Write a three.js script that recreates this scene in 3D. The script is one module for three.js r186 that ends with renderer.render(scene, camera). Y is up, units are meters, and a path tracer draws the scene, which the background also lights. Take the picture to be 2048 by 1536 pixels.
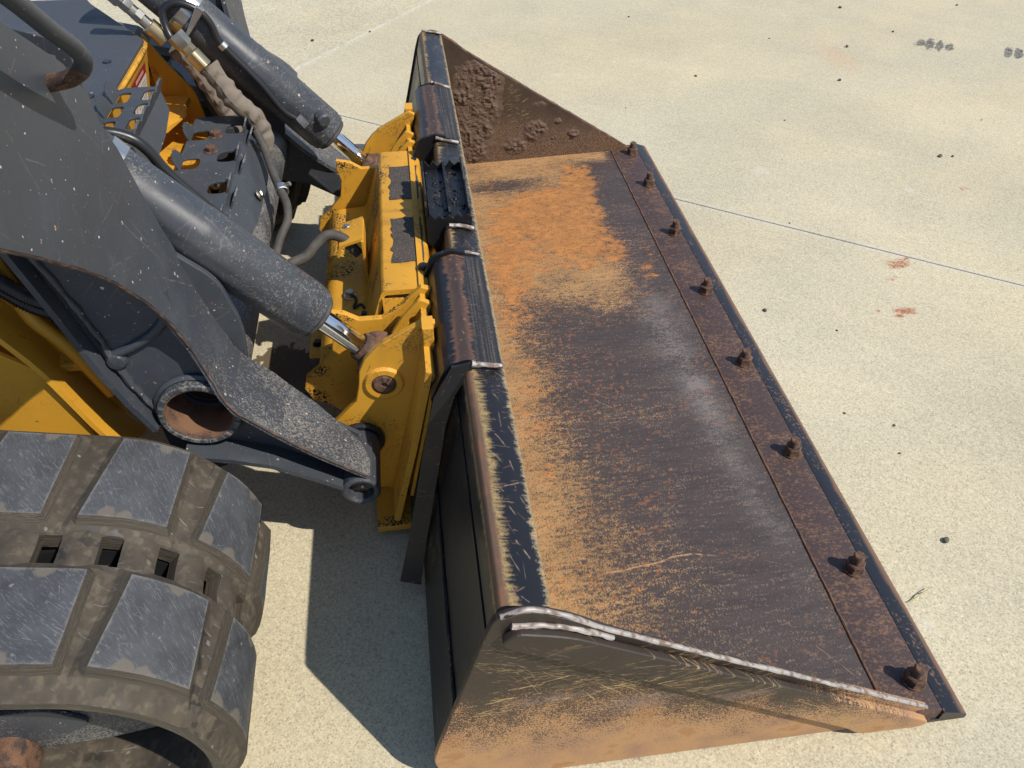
import * as THREE from 'three';
import { mergeGeometries, toCreasedNormals } from 'three/addons/utils/BufferGeometryUtils.js';

// ───────────────────────────── camera, sky, sun, exposure ─────────────────────────────
const scene = new THREE.Scene();
const camera = new THREE.PerspectiveCamera(51.27, 4 / 3, 0.05, 2000);
camera.position.set(-0.86, 1.3617, 1.6046);
{
  const yaw = 0.1311, pitch = 0.7352;
  camera.lookAt(camera.position.x + Math.sin(yaw) * Math.cos(pitch), camera.position.y - Math.sin(pitch), camera.position.z - Math.cos(yaw) * Math.cos(pitch));
}
const SKY = 1.3;
const SUN = new THREE.Vector3(0.338, 0.485, 0.253).normalize();
// clear sky: pale haze at the horizon, soft blue overhead, a broad glow about the sun; below the horizon the sunlit yard
{
  const W = 256, H = 128, d = new Float32Array(W * H * 4), v = new THREE.Vector3();
  for (let j = 0; j < H; j++) for (let i = 0; i < W; i++) {
    const el = ((j + 0.5) / H - 0.5) * Math.PI, az = ((i + 0.5) / W - 0.5) * 2 * Math.PI;
    v.set(Math.cos(el) * Math.cos(az), Math.sin(el), Math.cos(el) * Math.sin(az));
    const up = Math.max(0, v.y), t = Math.pow(1 - up, 3.2), g = Math.pow(Math.max(0, v.dot(SUN)), 14) * 0.35, k = 4 * (j * W + i);
    const c = v.y < 0 ? [0.34, 0.31, 0.26] : [0.11 + 0.3 * t + g, 0.18 + 0.3 * t + g * 0.95, 0.33 + 0.23 * t + g * 0.85];
    d[k] = c[0] * SKY; d[k + 1] = c[1] * SKY; d[k + 2] = c[2] * SKY; d[k + 3] = 1;
  }
  const sky = new THREE.DataTexture(d, W, H, THREE.RGBAFormat, THREE.FloatType);
  sky.mapping = THREE.EquirectangularReflectionMapping; sky.magFilter = THREE.LinearFilter; sky.needsUpdate = true;
  scene.background = sky; scene.environment = sky;
}
const sun = new THREE.DirectionalLight(0xfff6ea, 4.3);
sun.name = 'sun';
sun.position.copy(SUN).multiplyScalar(12);
sun.castShadow = true; sun.shadow.mapSize.set(4096, 4096);
Object.assign(sun.shadow.camera, { left: -5, right: 5, top: 5, bottom: -5, near: 0.5, far: 30 });
scene.add(sun, sun.target);
const renderer = new THREE.WebGLRenderer({ antialias: true });
renderer.toneMapping = THREE.LinearToneMapping;
renderer.toneMappingExposure = 1.19;
renderer.shadowMap.enabled = true;

// ───────────────────────────── noise and random numbers ─────────────────────────────
let seed = 12345;
const rnd = () => { seed = (seed + 0x6d2b79f5) | 0; let t = Math.imul(seed ^ (seed >>> 15), 1 | seed); t = (t + Math.imul(t ^ (t >>> 7), 61 | t)) ^ t; return ((t ^ (t >>> 14)) >>> 0) / 4294967296; };
const rr = (a, b) => a + (b - a) * rnd();
const hash = (x, y, s) => { let h = Math.imul(x, 374761393) ^ Math.imul(y, 668265263) ^ Math.imul(s, 1274126177); h = Math.imul(h ^ (h >>> 13), 1274126177); return ((h ^ (h >>> 16)) >>> 0) / 4294967296; };
// value noise; per > 0 makes it repeat every per cells
const vn = (x, y, s = 0, per = 0) => {
  const xi = Math.floor(x), yi = Math.floor(y); let fx = x - xi, fy = y - yi;
  fx = fx * fx * (3 - 2 * fx); fy = fy * fy * (3 - 2 * fy);
  let x0 = xi, x1 = xi + 1, y0 = yi, y1 = yi + 1;
  if (per) { x0 = ((x0 % per) + per) % per; x1 = ((x1 % per) + per) % per; y0 = ((y0 % per) + per) % per; y1 = ((y1 % per) + per) % per; }
  const a = hash(x0, y0, s), b = hash(x1, y0, s), c = hash(x0, y1, s), d = hash(x1, y1, s);
  return a + (b - a) * fx + (c - a) * fy + (a - b - c + d) * fx * fy;
};
const fbm = (x, y, o = 4, s = 0, per = 0) => { let v = 0, a = 0.5, t = 0; for (let i = 0; i < o; i++) { v += a * vn(x, y, s + i * 17, per); t += a; a *= 0.5; x *= 2; y *= 2; per *= 2; } return v / t; };
const clamp = (x, a = 0, b = 1) => (x < a ? a : x > b ? b : x);
const ss = (a, b, x) => { const t = clamp((x - a) / (b - a)); return t * t * (3 - 2 * t); };
const mix = (a, b, t) => a + (b - a) * t;
const blob = (x, z, cx, cz, sx, sz) => Math.exp(-(((x - cx) / sx) ** 2 + ((z - cz) / sz) ** 2));

// ───────────────────────────── textures ─────────────────────────────
const LUT = new Uint8Array(4097); for (let i = 0; i <= 4096; i++) { const v = (i / 4096) ** 2; LUT[i] = 255 * (v <= 0.0031308 ? 12.92 * v : 1.055 * v ** (1 / 2.4) - 0.055) + 0.5; }
const toS = (v) => LUT[(Math.sqrt(clamp(v)) * 4096) | 0];
// An image being painted: linear colour, height and roughness.
class Paint {
  constructor(w, h) { this.w = w; this.h = h; this.c = new Float32Array(w * h * 3); this.d = new Float32Array(w * h * 2).fill(0.5); }
  fill(f) {
    const o = [0, 0, 0, 0.5, 0.5];
    for (let j = 0, k = 0; j < this.h; j++) for (let i = 0; i < this.w; i++, k++) {
      o[3] = 0.5; o[4] = 0.5;
      f((i + 0.5) / this.w, (j + 0.5) / this.h, o, i, j);
      this.c[3 * k] = o[0]; this.c[3 * k + 1] = o[1]; this.c[3 * k + 2] = o[2]; this.d[2 * k] = o[3]; this.d[2 * k + 1] = o[4];
    }
    return this;
  }
  dot(i, j, col, a, dh = 0, ro = -1) {
    i = ((i % this.w) + this.w) % this.w; j = ((j % this.h) + this.h) % this.h;
    const k = j * this.w + i;
    for (let q = 0; q < 3; q++) this.c[3 * k + q] = mix(this.c[3 * k + q], col[q], a);
    this.d[2 * k] += dh * a; if (ro >= 0) this.d[2 * k + 1] = mix(this.d[2 * k + 1], ro, a);
  }
  // a ragged chip, radii in pixels
  chip(x, y, rx, ry, ang, col, a = 1, dh = -0.2, ro = 0.8) {
    const R = Math.ceil(Math.max(rx, ry)) + 1, ca = Math.cos(ang), sa = Math.sin(ang), q = (rnd() * 1000) | 0;
    for (let j = -R; j <= R; j++) for (let i = -R; i <= R; i++) {
      const u = (ca * i + sa * j) / rx, v = (-sa * i + ca * j) / ry;
      const d = Math.hypot(u, v) + 0.55 * (vn(i * 0.45 + 50, j * 0.45 + 50, q) - 0.5);
      const t = 1 - ss(0.75, 1.05, d);
      if (t > 0.02) this.dot(Math.round(x) + i, Math.round(y) + j, col, t * a, dh, ro);
    }
  }
  // a scratch, slightly bent, broken up along its length
  scratch(x, y, len, ang, wid, col, a = 0.7, bend = 0.3, dh = -0.1, ro = 0.6) {
    const n = Math.ceil(len * 1.3), q = (rnd() * 1000) | 0; let t = ang;
    for (let i = 0; i < n; i++) {
      t += (bend * (rnd() - 0.5)) / 6; x += Math.cos(t) / 1.3; y += Math.sin(t) / 1.3;
      const s = a * ss(0.2, 0.55, vn(i * 0.05, q, 3)) * ss(0, 0.1, i / n) * ss(1, 0.8, i / n);
      if (s < 0.02) continue;
      const wv = wid * (0.6 + 0.8 * vn(i * 0.2, q, 5)), R = Math.ceil(wv);
      for (let j = -R; j <= R; j++) { const al = s * clamp(wv + 0.5 - Math.abs(j)); if (al > 0.02) this.dot(Math.round(x - Math.sin(t) * j), Math.round(y + Math.cos(t) * j), col, al, dh, ro); }
    }
  }
  tex(kind, rx = 1, ry = 1) {
    const w = kind === 'color' ? this.w : this.w >> 1, h = kind === 'color' ? this.h : this.h >> 1, n = w * h, a = new Uint8Array(n * 4);
    if (kind === 'color') for (let k = 0; k < n; k++) { a[4 * k] = toS(this.c[3 * k]); a[4 * k + 1] = toS(this.c[3 * k + 1]); a[4 * k + 2] = toS(this.c[3 * k + 2]); a[4 * k + 3] = 255; }
    else for (let j = 0, k = 0; j < h; j++) for (let i = 0; i < w; i++, k++) { const b = 2 * (2 * j * this.w + 2 * i), r = 2 * this.w; for (let q = 0; q < 2; q++) a[4 * k + q] = 255 * clamp((this.d[b + q] + this.d[b + 2 + q] + this.d[b + r + q] + this.d[b + r + 2 + q]) / 4); a[4 * k + 3] = 255; }
    const t = new THREE.DataTexture(a, w, h);
    t.wrapS = t.wrapT = THREE.RepeatWrapping; t.magFilter = THREE.LinearFilter; t.minFilter = THREE.LinearMipmapLinearFilter; t.generateMipmaps = true;
    if (kind === 'color') t.colorSpace = THREE.SRGBColorSpace;
    t.repeat.set(rx, ry); t.needsUpdate = true;
    return t;
  }
  // material; size = metres covered by the image when uv is in metres (0: uv already 0..1)
  mat(size, bump, extra = {}) {
    const r = size ? 1 / size : 1, rel = this.tex('data', r, r);
    return new THREE.MeshPhysicalMaterial({ map: this.tex('color', r, r), roughnessMap: rel, bumpMap: rel, bumpScale: bump, roughness: 1, metalness: 0, ...extra });
  }
}
const plain = (r, g, b, rough, metal = 0, extra = {}) => new THREE.MeshPhysicalMaterial({ color: new THREE.Color().setRGB(r, g, b), roughness: rough, metalness: metal, ...extra });

const CREAM = [0.5, 0.45, 0.37], RUST = [0.2, 0.075, 0.03], BARE = [0.42, 0.42, 0.41], GOLD = [0.43, 0.31, 0.13], TAN = [0.36, 0.2, 0.09];
// charcoal machine paint with stone chips
function charcoal(chips, scratches, speckle, rough = 0.38) {
  const lum = 1.6;
  const S = 1024, px = S / 0.8, p = new Paint(S, S);
  p.fill((u, v, o) => {
    const n = fbm(u * 8, v * 8, 4, 3, 8), f = vn(u * 256, v * 256, 9, 256), w = 0.85 + 0.3 * n + 0.1 * (f - 0.5);
    const dust = ss(0.5, 0.8, fbm(u * 16, v * 16, 4, 31, 16)) * 0.12;
    o[0] = lum * 0.028 * w + dust * 0.045; o[1] = lum * 0.0325 * w + dust * 0.045; o[2] = lum * 0.039 * w + dust * 0.042;
    o[3] = 0.5 + 0.06 * (f - 0.5) + 0.04 * n; o[4] = rough + 0.2 * n + dust;
    if (speckle > 0) { const k = ss(1 - speckle, 1 - speckle + 0.1, (0.7 * vn(u * 512, v * 512, 77, 512) + 0.3 * hash((u * 1024) | 0, (v * 1024) | 0, 78)) * (0.5 + 0.8 * fbm(u * 10, v * 10, 4, 79, 10))); if (k > 0) { for (let q = 0; q < 3; q++) o[q] = mix(o[q], CREAM[q] * 0.5, k * 0.7); o[4] = mix(o[4], 0.85, k); } }
  });
  for (let i = 0; i < scratches; i++) { const g = rr(0.05, 0.16); p.scratch(rnd() * S, rnd() * S, rr(20, 190), rr(0, 6.28), rr(0.4, 0.9), [g, g, g], rr(0.25, 0.7), 0.25, -0.05, 0.6); }
  for (let i = 0; i < chips; i++) {
    const x = rnd() * S, y = rnd() * S, r = 0.65 + 2.5 * rnd() ** 3.2, t = rnd();
    const big = r > 1.9;
    if (big && rnd() < 0.18) p.chip(x, y, r + 1, (r + 1) * rr(0.5, 0.9), rr(0, 3.1), CREAM, 0.9);
    p.chip(x, y, r, r * rr(0.4, 0.9), rr(0.2, 1.5), big && t < 0.75 ? RUST : t < 0.12 ? [0.22, 0.12, 0.07] : CREAM, 0.95);
  }
  return p;
}
// black bucket paint, scuffed down to straw-coloured undercoat
function blackPaint(scuff, chips) {
  const S = 1024, p = new Paint(S, S);
  p.fill((u, v, o) => {
    const n = fbm(u * 8, v * 8, 4, 5, 8), f = vn(u * 256, v * 256, 19, 256);
    const g = ss(0.62, 0.8, fbm(u * 10, v * 10, 4, 41, 10)) * ss(0.5, 0.75, vn(u * 220, v * 220, 43, 220));
    o[0] = 0.0085 + 0.003 * n + 0.10 * g; o[1] = 0.0095 + 0.003 * n + 0.07 * g; o[2] = 0.0115 + 0.003 * n + 0.035 * g;
    o[3] = 0.5 + 0.05 * (f - 0.5) + 0.1 * n - 0.05 * g; o[4] = 0.27 + 0.2 * n + 0.5 * g;
  });
  for (let i = 0; i < scuff; i++) p.scratch(rnd() * S, rnd() * S, rr(10, 90), rr(-0.35, 0.35) + (rnd() < 0.2 ? 1.2 : 0), rr(0.4, 1.1), rnd() < 0.6 ? [0.3, 0.22, 0.1] : [0.17, 0.1, 0.07], rr(0.3, 0.8), 0.3);
  for (let i = 0; i < chips; i++) { const r = 0.7 + 3 * rnd() ** 3; p.chip(rnd() * S, rnd() * S, r, r * 0.7, rr(0, 3), rnd() < 0.5 ? TAN : RUST, 0.85); }
  return p;
}
// yellow machine paint with rubbed, dirty spots
function yellowPaint(chips, dirt) {
  const S = 1024, p = new Paint(S, S);
  p.fill((u, v, o) => {
    const n = fbm(u * 6, v * 6, 4, 61, 6), f = vn(u * 256, v * 256, 63, 256);
    const w = 0.9 + 0.2 * n;
    o[0] = 0.58 * w; o[1] = 0.293 * w; o[2] = 0.024 * w;
    const g = dirt * ss(0.52, 0.72, fbm(u * 9, v * 9, 4, 71, 9)) * ss(0.42, 0.78, vn(u * 230, v * 230, 73, 230));
    o[0] = mix(o[0], 0.05, g); o[1] = mix(o[1], 0.035, g); o[2] = mix(o[2], 0.022, g);
    const st = dirt * 0.35 * ss(0.55, 0.8, fbm(u * 14, v * 5, 4, 75, 0));
    o[0] = mix(o[0], 0.24, st); o[1] = mix(o[1], 0.12, st); o[2] = mix(o[2], 0.03, st);
    o[3] = 0.5 + 0.05 * (f - 0.5); o[4] = 0.46 + 0.16 * n + 0.4 * g;
  });
  for (let i = 0; i < chips; i++) {
    const r = 0.6 + 3.4 * rnd() ** 4, dk = rnd() < 0.75;
    if (rnd() < 0.35) p.scratch(rnd() * S, rnd() * S, rr(6, 40), rr(0.6, 1.2), rr(0.5, 1.2), [0.03, 0.025, 0.02], 0.8, 0.3);
    else p.chip(rnd() * S, rnd() * S, r, r * rr(0.5, 0.9), rr(0, 3), dk ? [0.04, 0.03, 0.025] : [0.28, 0.12, 0.04], 0.9);
  }
  return p;
}
// belt rubber (dusty brown) and worn lug rubber (grey, brushed)
function rubber(worn) {
  const S = 1024, p = new Paint(S, S);
  p.fill((u, v, o) => {
    const n = fbm(u * 8, v * 8, 5, 91, 8), f = vn(u * 256, v * 256, 93, 256);
    if (worn) {
      const uu = u * 0.8 + v * 0.6, vv = v * 0.8 - u * 0.6, st = vn(uu * 22 + 3 * n, vv * 300, 95) * 0.55 + 0.45 * vn(uu * 60, vv * 460, 96), d = ss(0.56, 0.74, fbm(u * 10, v * 10, 4, 97, 10));
      const g = 0.045 + 0.05 * ss(0.52, 0.95, st) + 0.04 * n;
      o[0] = mix(g * 0.94, 0.12, d * 0.22); o[1] = mix(g * 1.0, 0.112, d * 0.22); o[2] = mix(g * 1.1, 0.098, d * 0.22);
      o[3] = 0.5 + 0.14 * (st - 0.5) + 0.3 * (n - 0.5); o[4] = 0.5 + 0.2 * st + 0.2 * d;
    } else {
      const d = 0.35 + 0.5 * ss(0.25, 0.8, 0.5 * n + 0.5 * fbm(u * 40, v * 40, 3, 98, 40)), q = ss(0.5, 0.75, fbm(u * 60, v * 60, 3, 99, 60));
      o[0] = mix(0.02, 0.088, d) + 0.05 * q * d; o[1] = mix(0.018, 0.072, d) + 0.043 * q * d; o[2] = mix(0.016, 0.049, d) + 0.03 * q * d;
      const t = ss(0.6, 0.66, fbm(u * 44, v * 44, 3, 101, 44)) * ss(0.5, 0.62, fbm(u * 5, v * 5, 2, 103, 5));
      for (let k = 0; k < 3; k++) o[k] = mix(o[k], 0.016, t * 0.55);
      o[3] = 0.5 + 0.25 * (fbm(u * 40, v * 40, 3, 105, 40) - 0.5); o[4] = 0.82 - 0.3 * t;
    }
  });
  for (let i = 0; i < 140; i++) { const g = rr(0.12, 0.32); p.scratch(rnd() * S, rnd() * S, rr(10, 120), rr(-0.6, 0.9), rr(0.4, 1), [g, g, g * 0.95], rr(0.2, 0.6), 0.4); }
  for (let i = 0; i < (worn ? 60 : 160); i++) { const r = 0.8 + 6 * rnd() ** 4; p.chip(rnd() * S, rnd() * S, r * 1.3, r, rr(0, 3), [0.27, 0.25, 0.22], rr(0.2, 0.6), 0.1, 0.9); }
  return p;
}
// rusted steel
function rustSteel(light) {
  const S = 512, p = new Paint(S, S);
  p.fill((u, v, o) => {
    const n = fbm(u * 10, v * 10, 5, 111, 10), f = vn(u * 200, v * 200, 113, 200), t = ss(0.35, 0.7, n * 0.75 + f * 0.25 + light);
    o[0] = mix(0.04, 0.17, t); o[1] = mix(0.027, 0.088, t); o[2] = mix(0.023, 0.05, t);
    o[3] = 0.4 * n + 0.4 * f; o[4] = 0.75 + 0.2 * t;
  });
  return p;
}
const M = {};
M.armPaint = charcoal(1300, 300, 0.0).mat(0.8, 0.0006);
M.armMid = charcoal(2200, 300, 0.37).mat(0.8, 0.0007);
M.armWorn = charcoal(2200, 500, 0.56).mat(0.8, 0.0008);
M.barrel = charcoal(1800, 800, 0.33, 0.34).mat(0.8, 0.0006);
M.panel = charcoal(420, 120, 0.0, 0.48).mat(0.8, 0.0005);
M.black = blackPaint(160, 160).mat(0.7, 0.0008, { specularIntensity: 0.6 });
M.blackWorn = blackPaint(300, 260).mat(0.5, 0.0008, { specularIntensity: 0.7 });
M.yellowClean = yellowPaint(160, 0.1).mat(0.7, 0.0005);
M.yellow = yellowPaint(300, 0.5).mat(0.7, 0.0005);
M.yellowDirty = yellowPaint(800, 1.25).mat(0.55, 0.0006);
M.belt = rubber(false).mat(0.6, 0.003);
M.lug = (() => {   // four worn lug faces side by side: brushed slate rubber, scuffed pale rims, worn notches
  const p = new Paint(1024, 1024).fill((u, v, o, i, j) => {
    const ci = u < 0.5 ? 0 : 1, cj = v < 0.5 ? 0 : 1, k = ci + 2 * cj, a = (u * 2) % 1, b = (v * 2) % 1, n = fbm(u * 9, v * 9, 5, 91), f = vn(u * 300, v * 300, 93);
    const x = a * 0.8 + b * (0.5 + 0.1 * k), y = b * 0.8 - a * (0.5 + 0.1 * k), st = 0.5 * vn(x * 9 + 3 * n, y * 120, 95 + k) + 0.5 * vn(x * 26, y * 210, 96 + k), e = Math.min(a, b, 1 - a, 1 - b);
    const g = 0.05 + 0.065 * ss(0.55, 0.95, st) + 0.045 * (n - 0.3);
    let c = [g * 0.93, g, g * 1.09], ro = 0.5 + 0.2 * st;
    const put = (q, t) => { c = [mix(c[0], q[0], t), mix(c[1], q[1], t), mix(c[2], q[2], t)]; ro = mix(ro, 0.9, t); };
    const rim = ss(0.05, 0.004, e + 0.05 * (fbm(u * 40, v * 40, 3, 97) - 0.5)) * ss(0.3, 0.6, f * 0.5 + n * 0.6); put([0.17, 0.165, 0.15], 0.65 * rim);
    for (const [cx, cy, r] of [[0.55 + 0.1 * ci, 0.0, 0.12], [0.5, 1.0, 0.13 - 0.03 * cj], [0.1 + 0.2 * cj, 0.96, 0.1]]) put([0.125, 0.112, 0.09], 0.8 * ss(1.1, 0.75, Math.hypot((a - cx) / r, (b - cy) / r) + 0.5 * (fbm(u * 30, v * 30, 3, 99) - 0.5)));
    o[0] = c[0]; o[1] = c[1]; o[2] = c[2]; o[3] = 0.5 + 0.12 * (st - 0.5) + 0.2 * (n - 0.5) - 0.1 * rim; o[4] = ro;
  });
  for (let i = 0; i < 260; i++) { const g = rr(0.14, 0.34); p.scratch(rnd() * 1024, rnd() * 1024, rr(15, 130), rr(-0.2, 1.3), rr(0.4, 0.9), [g, g, g], rr(0.15, 0.6), 0.35); }
  for (let i = 0; i < 90; i++) { const r = 0.8 + 9 * rnd() ** 4; p.chip(rnd() * 1024, rnd() * 1024, r * 1.3, r, rr(0, 3), [0.26, 0.25, 0.23], rr(0.2, 0.55), 0.1, 0.9); }
  return p.mat(0, 0.001);
})();
M.rust = rustSteel(0).mat(0.2, 0.0012);
M.rustLight = rustSteel(0.14).mat(0.25, 0.001);
M.rubbed = (() => { const p = new Paint(512, 512).fill((u, v, o) => { const n = fbm(u * 10, v * 10, 4, 171, 10), st = vn(u * 12, v * 200, 173), t = ss(0.5, 0.7, n * 0.6 + st * 0.4); o[0] = mix(0.045, 0.14, t); o[1] = mix(0.034, 0.078, t); o[2] = mix(0.036, 0.05, t); o[3] = n; o[4] = 0.55 + 0.3 * t; }); return p.mat(0.15, 0.0006); })();
M.chrome = plain(0.86, 0.86, 0.86, 0.09, 1);
M.zinc = plain(0.5, 0.48, 0.42, 0.36, 1);
M.brass = plain(0.56, 0.47, 0.3, 0.38, 1);
M.steelBand = plain(0.62, 0.61, 0.58, 0.38, 1);
M.weld = (() => { const p = new Paint(256, 256).fill((u, v, o) => { const n = fbm(u * 12, v * 12, 4, 121, 12), t = 0.8 * ss(0.42, 0.68, fbm(u * 30, v * 30, 4, 123, 30)); o[0] = mix(0.36, 0.15, t); o[1] = mix(0.34, 0.09, t); o[2] = mix(0.32, 0.06, t); o[3] = n; o[4] = mix(0.55, 0.88, t); }); return p.mat(0.31, 0.004, { metalness: 0.3 }); })();
M.blackSteel = plain(0.014, 0.015, 0.017, 0.36);
M.hose = (() => { const p = new Paint(256, 256).fill((u, v, o) => { const n = fbm(u * 10, v * 10, 4, 131, 10); o[0] = 0.03 + 0.06 * n; o[1] = 0.028 + 0.052 * n; o[2] = 0.025 + 0.043 * n; o[3] = n; o[4] = 0.75; }); return p.mat(0.15, 0.0006); })();
M.blackPlastic = plain(0.01, 0.01, 0.011, 0.5);
M.sleeve = (() => { const p = new Paint(512, 512).fill((u, v, o) => { const w = 0.5 + 0.25 * Math.sin(u * 6.283 * 64) + 0.25 * Math.sin(v * 6.283 * 64), n = fbm(u * 8, v * 8, 4, 141, 8), d = ss(0.5, 0.75, fbm(u * 5, v * 5, 3, 143, 5)); const k = 0.75 + 0.35 * w; o[0] = k * mix(0.2, 0.1, d); o[1] = k * mix(0.17, 0.075, d); o[2] = k * mix(0.135, 0.05, d); o[3] = w * 0.6 + 0.4 * n; o[4] = 0.95; }); return p.mat(0.12, 0.0008); })();
M.grip = (() => { const p = new Paint(512, 512).fill((u, v, o) => { const f = vn(u * 200, v * 200, 151, 200), n = fbm(u * 6, v * 6, 4, 153, 6), s = ss(0.72, 0.9, f); o[0] = 0.035 + 0.03 * n + 0.12 * s; o[1] = 0.03 + 0.022 * n + 0.11 * s; o[2] = 0.028 + 0.015 * n + 0.1 * s; o[3] = f; o[4] = 0.9; }); return p.mat(0.25, 0.0015); })();
M.mud = (() => { const p = new Paint(512, 512).fill((u, v, o) => { const n = fbm(u * 12, v * 12, 5, 161, 12), f = vn(u * 200, v * 200, 163, 200), k = 0.7 + 0.6 * n * (0.7 + 0.6 * f); o[0] = 0.115 * k; o[1] = 0.074 * k; o[2] = 0.05 * k; o[3] = 0.5 * n + 0.5 * f; o[4] = 0.85 - 0.25 * f; }); return p.mat(0.2, 0.004); })();

// ───────────────────────────── geometry helpers ─────────────────────────────
const V = (x, y, z) => new THREE.Vector3(x, y, z);
function boxUV(g) {   // uv in metres from the dominant axis of each face
  g = g.index ? g.toNonIndexed() : g;
  const p = g.attributes.position, uv = new Float32Array(p.count * 2), a = V(), b = V(), c = V();
  for (let i = 0; i < p.count; i += 3) {
    a.fromBufferAttribute(p, i); b.fromBufferAttribute(p, i + 1); c.fromBufferAttribute(p, i + 2);
    const n = b.clone().sub(a).cross(c.clone().sub(a)); const ax = Math.abs(n.x), ay = Math.abs(n.y), az = Math.abs(n.z);
    [a, b, c].forEach((q, k) => { const [s, t] = ay >= ax && ay >= az ? [q.z, q.x] : ax >= az ? [q.z, q.y] : [q.x, q.y]; uv[2 * (i + k)] = s; uv[2 * (i + k) + 1] = t; });
  }
  g.setAttribute('uv', new THREE.BufferAttribute(uv, 2));
  return g;
}
const keep = (g) => { g = g.index ? g.toNonIndexed() : g; for (const k of Object.keys(g.attributes)) if (!['position', 'normal', 'uv'].includes(k)) g.deleteAttribute(k); return g; };
const join = (list) => mergeGeometries(list.map(keep));
const crease = (g, ang = 0.6) => { g = toCreasedNormals(g, ang); return g; };
function mirrorZ(g) {
  const grp = g.groups; g = keep(g.clone()); g.groups = grp; const p = g.attributes.position, n = g.attributes.normal;
  for (let i = 0; i < p.count; i++) { p.setZ(i, -p.getZ(i)); if (n) n.setZ(i, -n.getZ(i)); }
  for (const at of Object.values(g.attributes)) { const s = at.itemSize, a = at.array; for (let i = 0; i < p.count; i += 3) for (let k = 0; k < s; k++) { const t = a[(i + 1) * s + k]; a[(i + 1) * s + k] = a[(i + 2) * s + k]; a[(i + 2) * s + k] = t; } }
  return g;
}
// plate cut from an outline in the x-y plane, standing between z0 and z0 + t
function plate(pts, z0, t, bev = 0.0015, holes = [], smooth = false) {
  const sh = new THREE.Shape();
  if (smooth) { const cv = new THREE.CatmullRomCurve3(pts.map(([x, y]) => V(x, y, 0)), true, 'centripetal').getPoints(pts.length * 5); cv.pop(); sh.setFromPoints(cv.map((q) => new THREE.Vector2(q.x, q.y))); }
  else sh.setFromPoints(pts.map(([x, y]) => new THREE.Vector2(x, y)));
  for (const h of holes) { const q = new THREE.Path(); if (h.length === 3) q.absarc(h[0], h[1], h[2], 0, Math.PI * 2, true); else q.setFromPoints(h.map(([x, y]) => new THREE.Vector2(x, y))); sh.holes.push(q); }
  const g = new THREE.ExtrudeGeometry(sh, { depth: t - 2 * bev, bevelEnabled: bev > 0, bevelThickness: bev, bevelSize: bev, bevelOffset: -bev, bevelSegments: 2, curveSegments: 24 });
  g.translate(0, 0, z0 + bev);
  return boxUV(g);
}
// rounds the corners of an outline
function rounded(pts, rads, seg = 5) {
  const out = [], n = pts.length;
  for (let i = 0; i < n; i++) {
    const r = Array.isArray(rads) ? rads[i] : rads, p = pts[i], a = pts[(i + n - 1) % n], b = pts[(i + 1) % n];
    if (!r) { out.push(p); continue; }
    const la = Math.hypot(a[0] - p[0], a[1] - p[1]), lb = Math.hypot(b[0] - p[0], b[1] - p[1]), k = Math.min(r, la * 0.48, lb * 0.48);
    const A = [p[0] + ((a[0] - p[0]) * k) / la, p[1] + ((a[1] - p[1]) * k) / la], B = [p[0] + ((b[0] - p[0]) * k) / lb, p[1] + ((b[1] - p[1]) * k) / lb];
    for (let s = 0; s <= seg; s++) { const t = s / seg; out.push([(1 - t) ** 2 * A[0] + 2 * t * (1 - t) * p[0] + t * t * B[0], (1 - t) ** 2 * A[1] + 2 * t * (1 - t) * p[1] + t * t * B[1]]); }
  }
  return out;
}
// closed outline in x-y swept along z; uv: u = z, v = way round, both in metres
function sweep(pts, z0, z1, nz = 2, wob = null) {
  const n = pts.length, pos = [], uv = [], idx = []; let L = [0];
  for (let i = 1; i <= n; i++) L.push(L[i - 1] + Math.hypot(pts[i % n][0] - pts[i - 1][0], pts[i % n][1] - pts[i - 1][1]));
  for (let k = 0; k <= nz; k++) for (let i = 0; i <= n; i++) {
    const z = mix(z0, z1, k / nz), [x, y] = pts[i % n], w = wob ? wob(x, y, z) : [0, 0];
    pos.push(x + w[0], y + w[1], z); uv.push(z, L[i]);
  }
  for (let k = 0; k < nz; k++) for (let i = 0; i < n; i++) { const a = k * (n + 1) + i, b = a + n + 1; idx.push(a, b, a + 1, a + 1, b, b + 1); }
  const g = new THREE.BufferGeometry();
  g.setAttribute('position', new THREE.Float32BufferAttribute(pos, 3)); g.setAttribute('uv', new THREE.Float32BufferAttribute(uv, 2)); g.setIndex(idx);
  const caps = [z0, z1].map((z, k) => { const s = new THREE.ShapeGeometry(new THREE.Shape(pts.map(([x, y]) => new THREE.Vector2(x, y)))); s.translate(0, 0, z); return keep(s); });
  let body = g.toNonIndexed(); body.computeVertexNormals(); body = crease(body, 0.5);
  return join([body, ...caps]);
}
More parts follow.
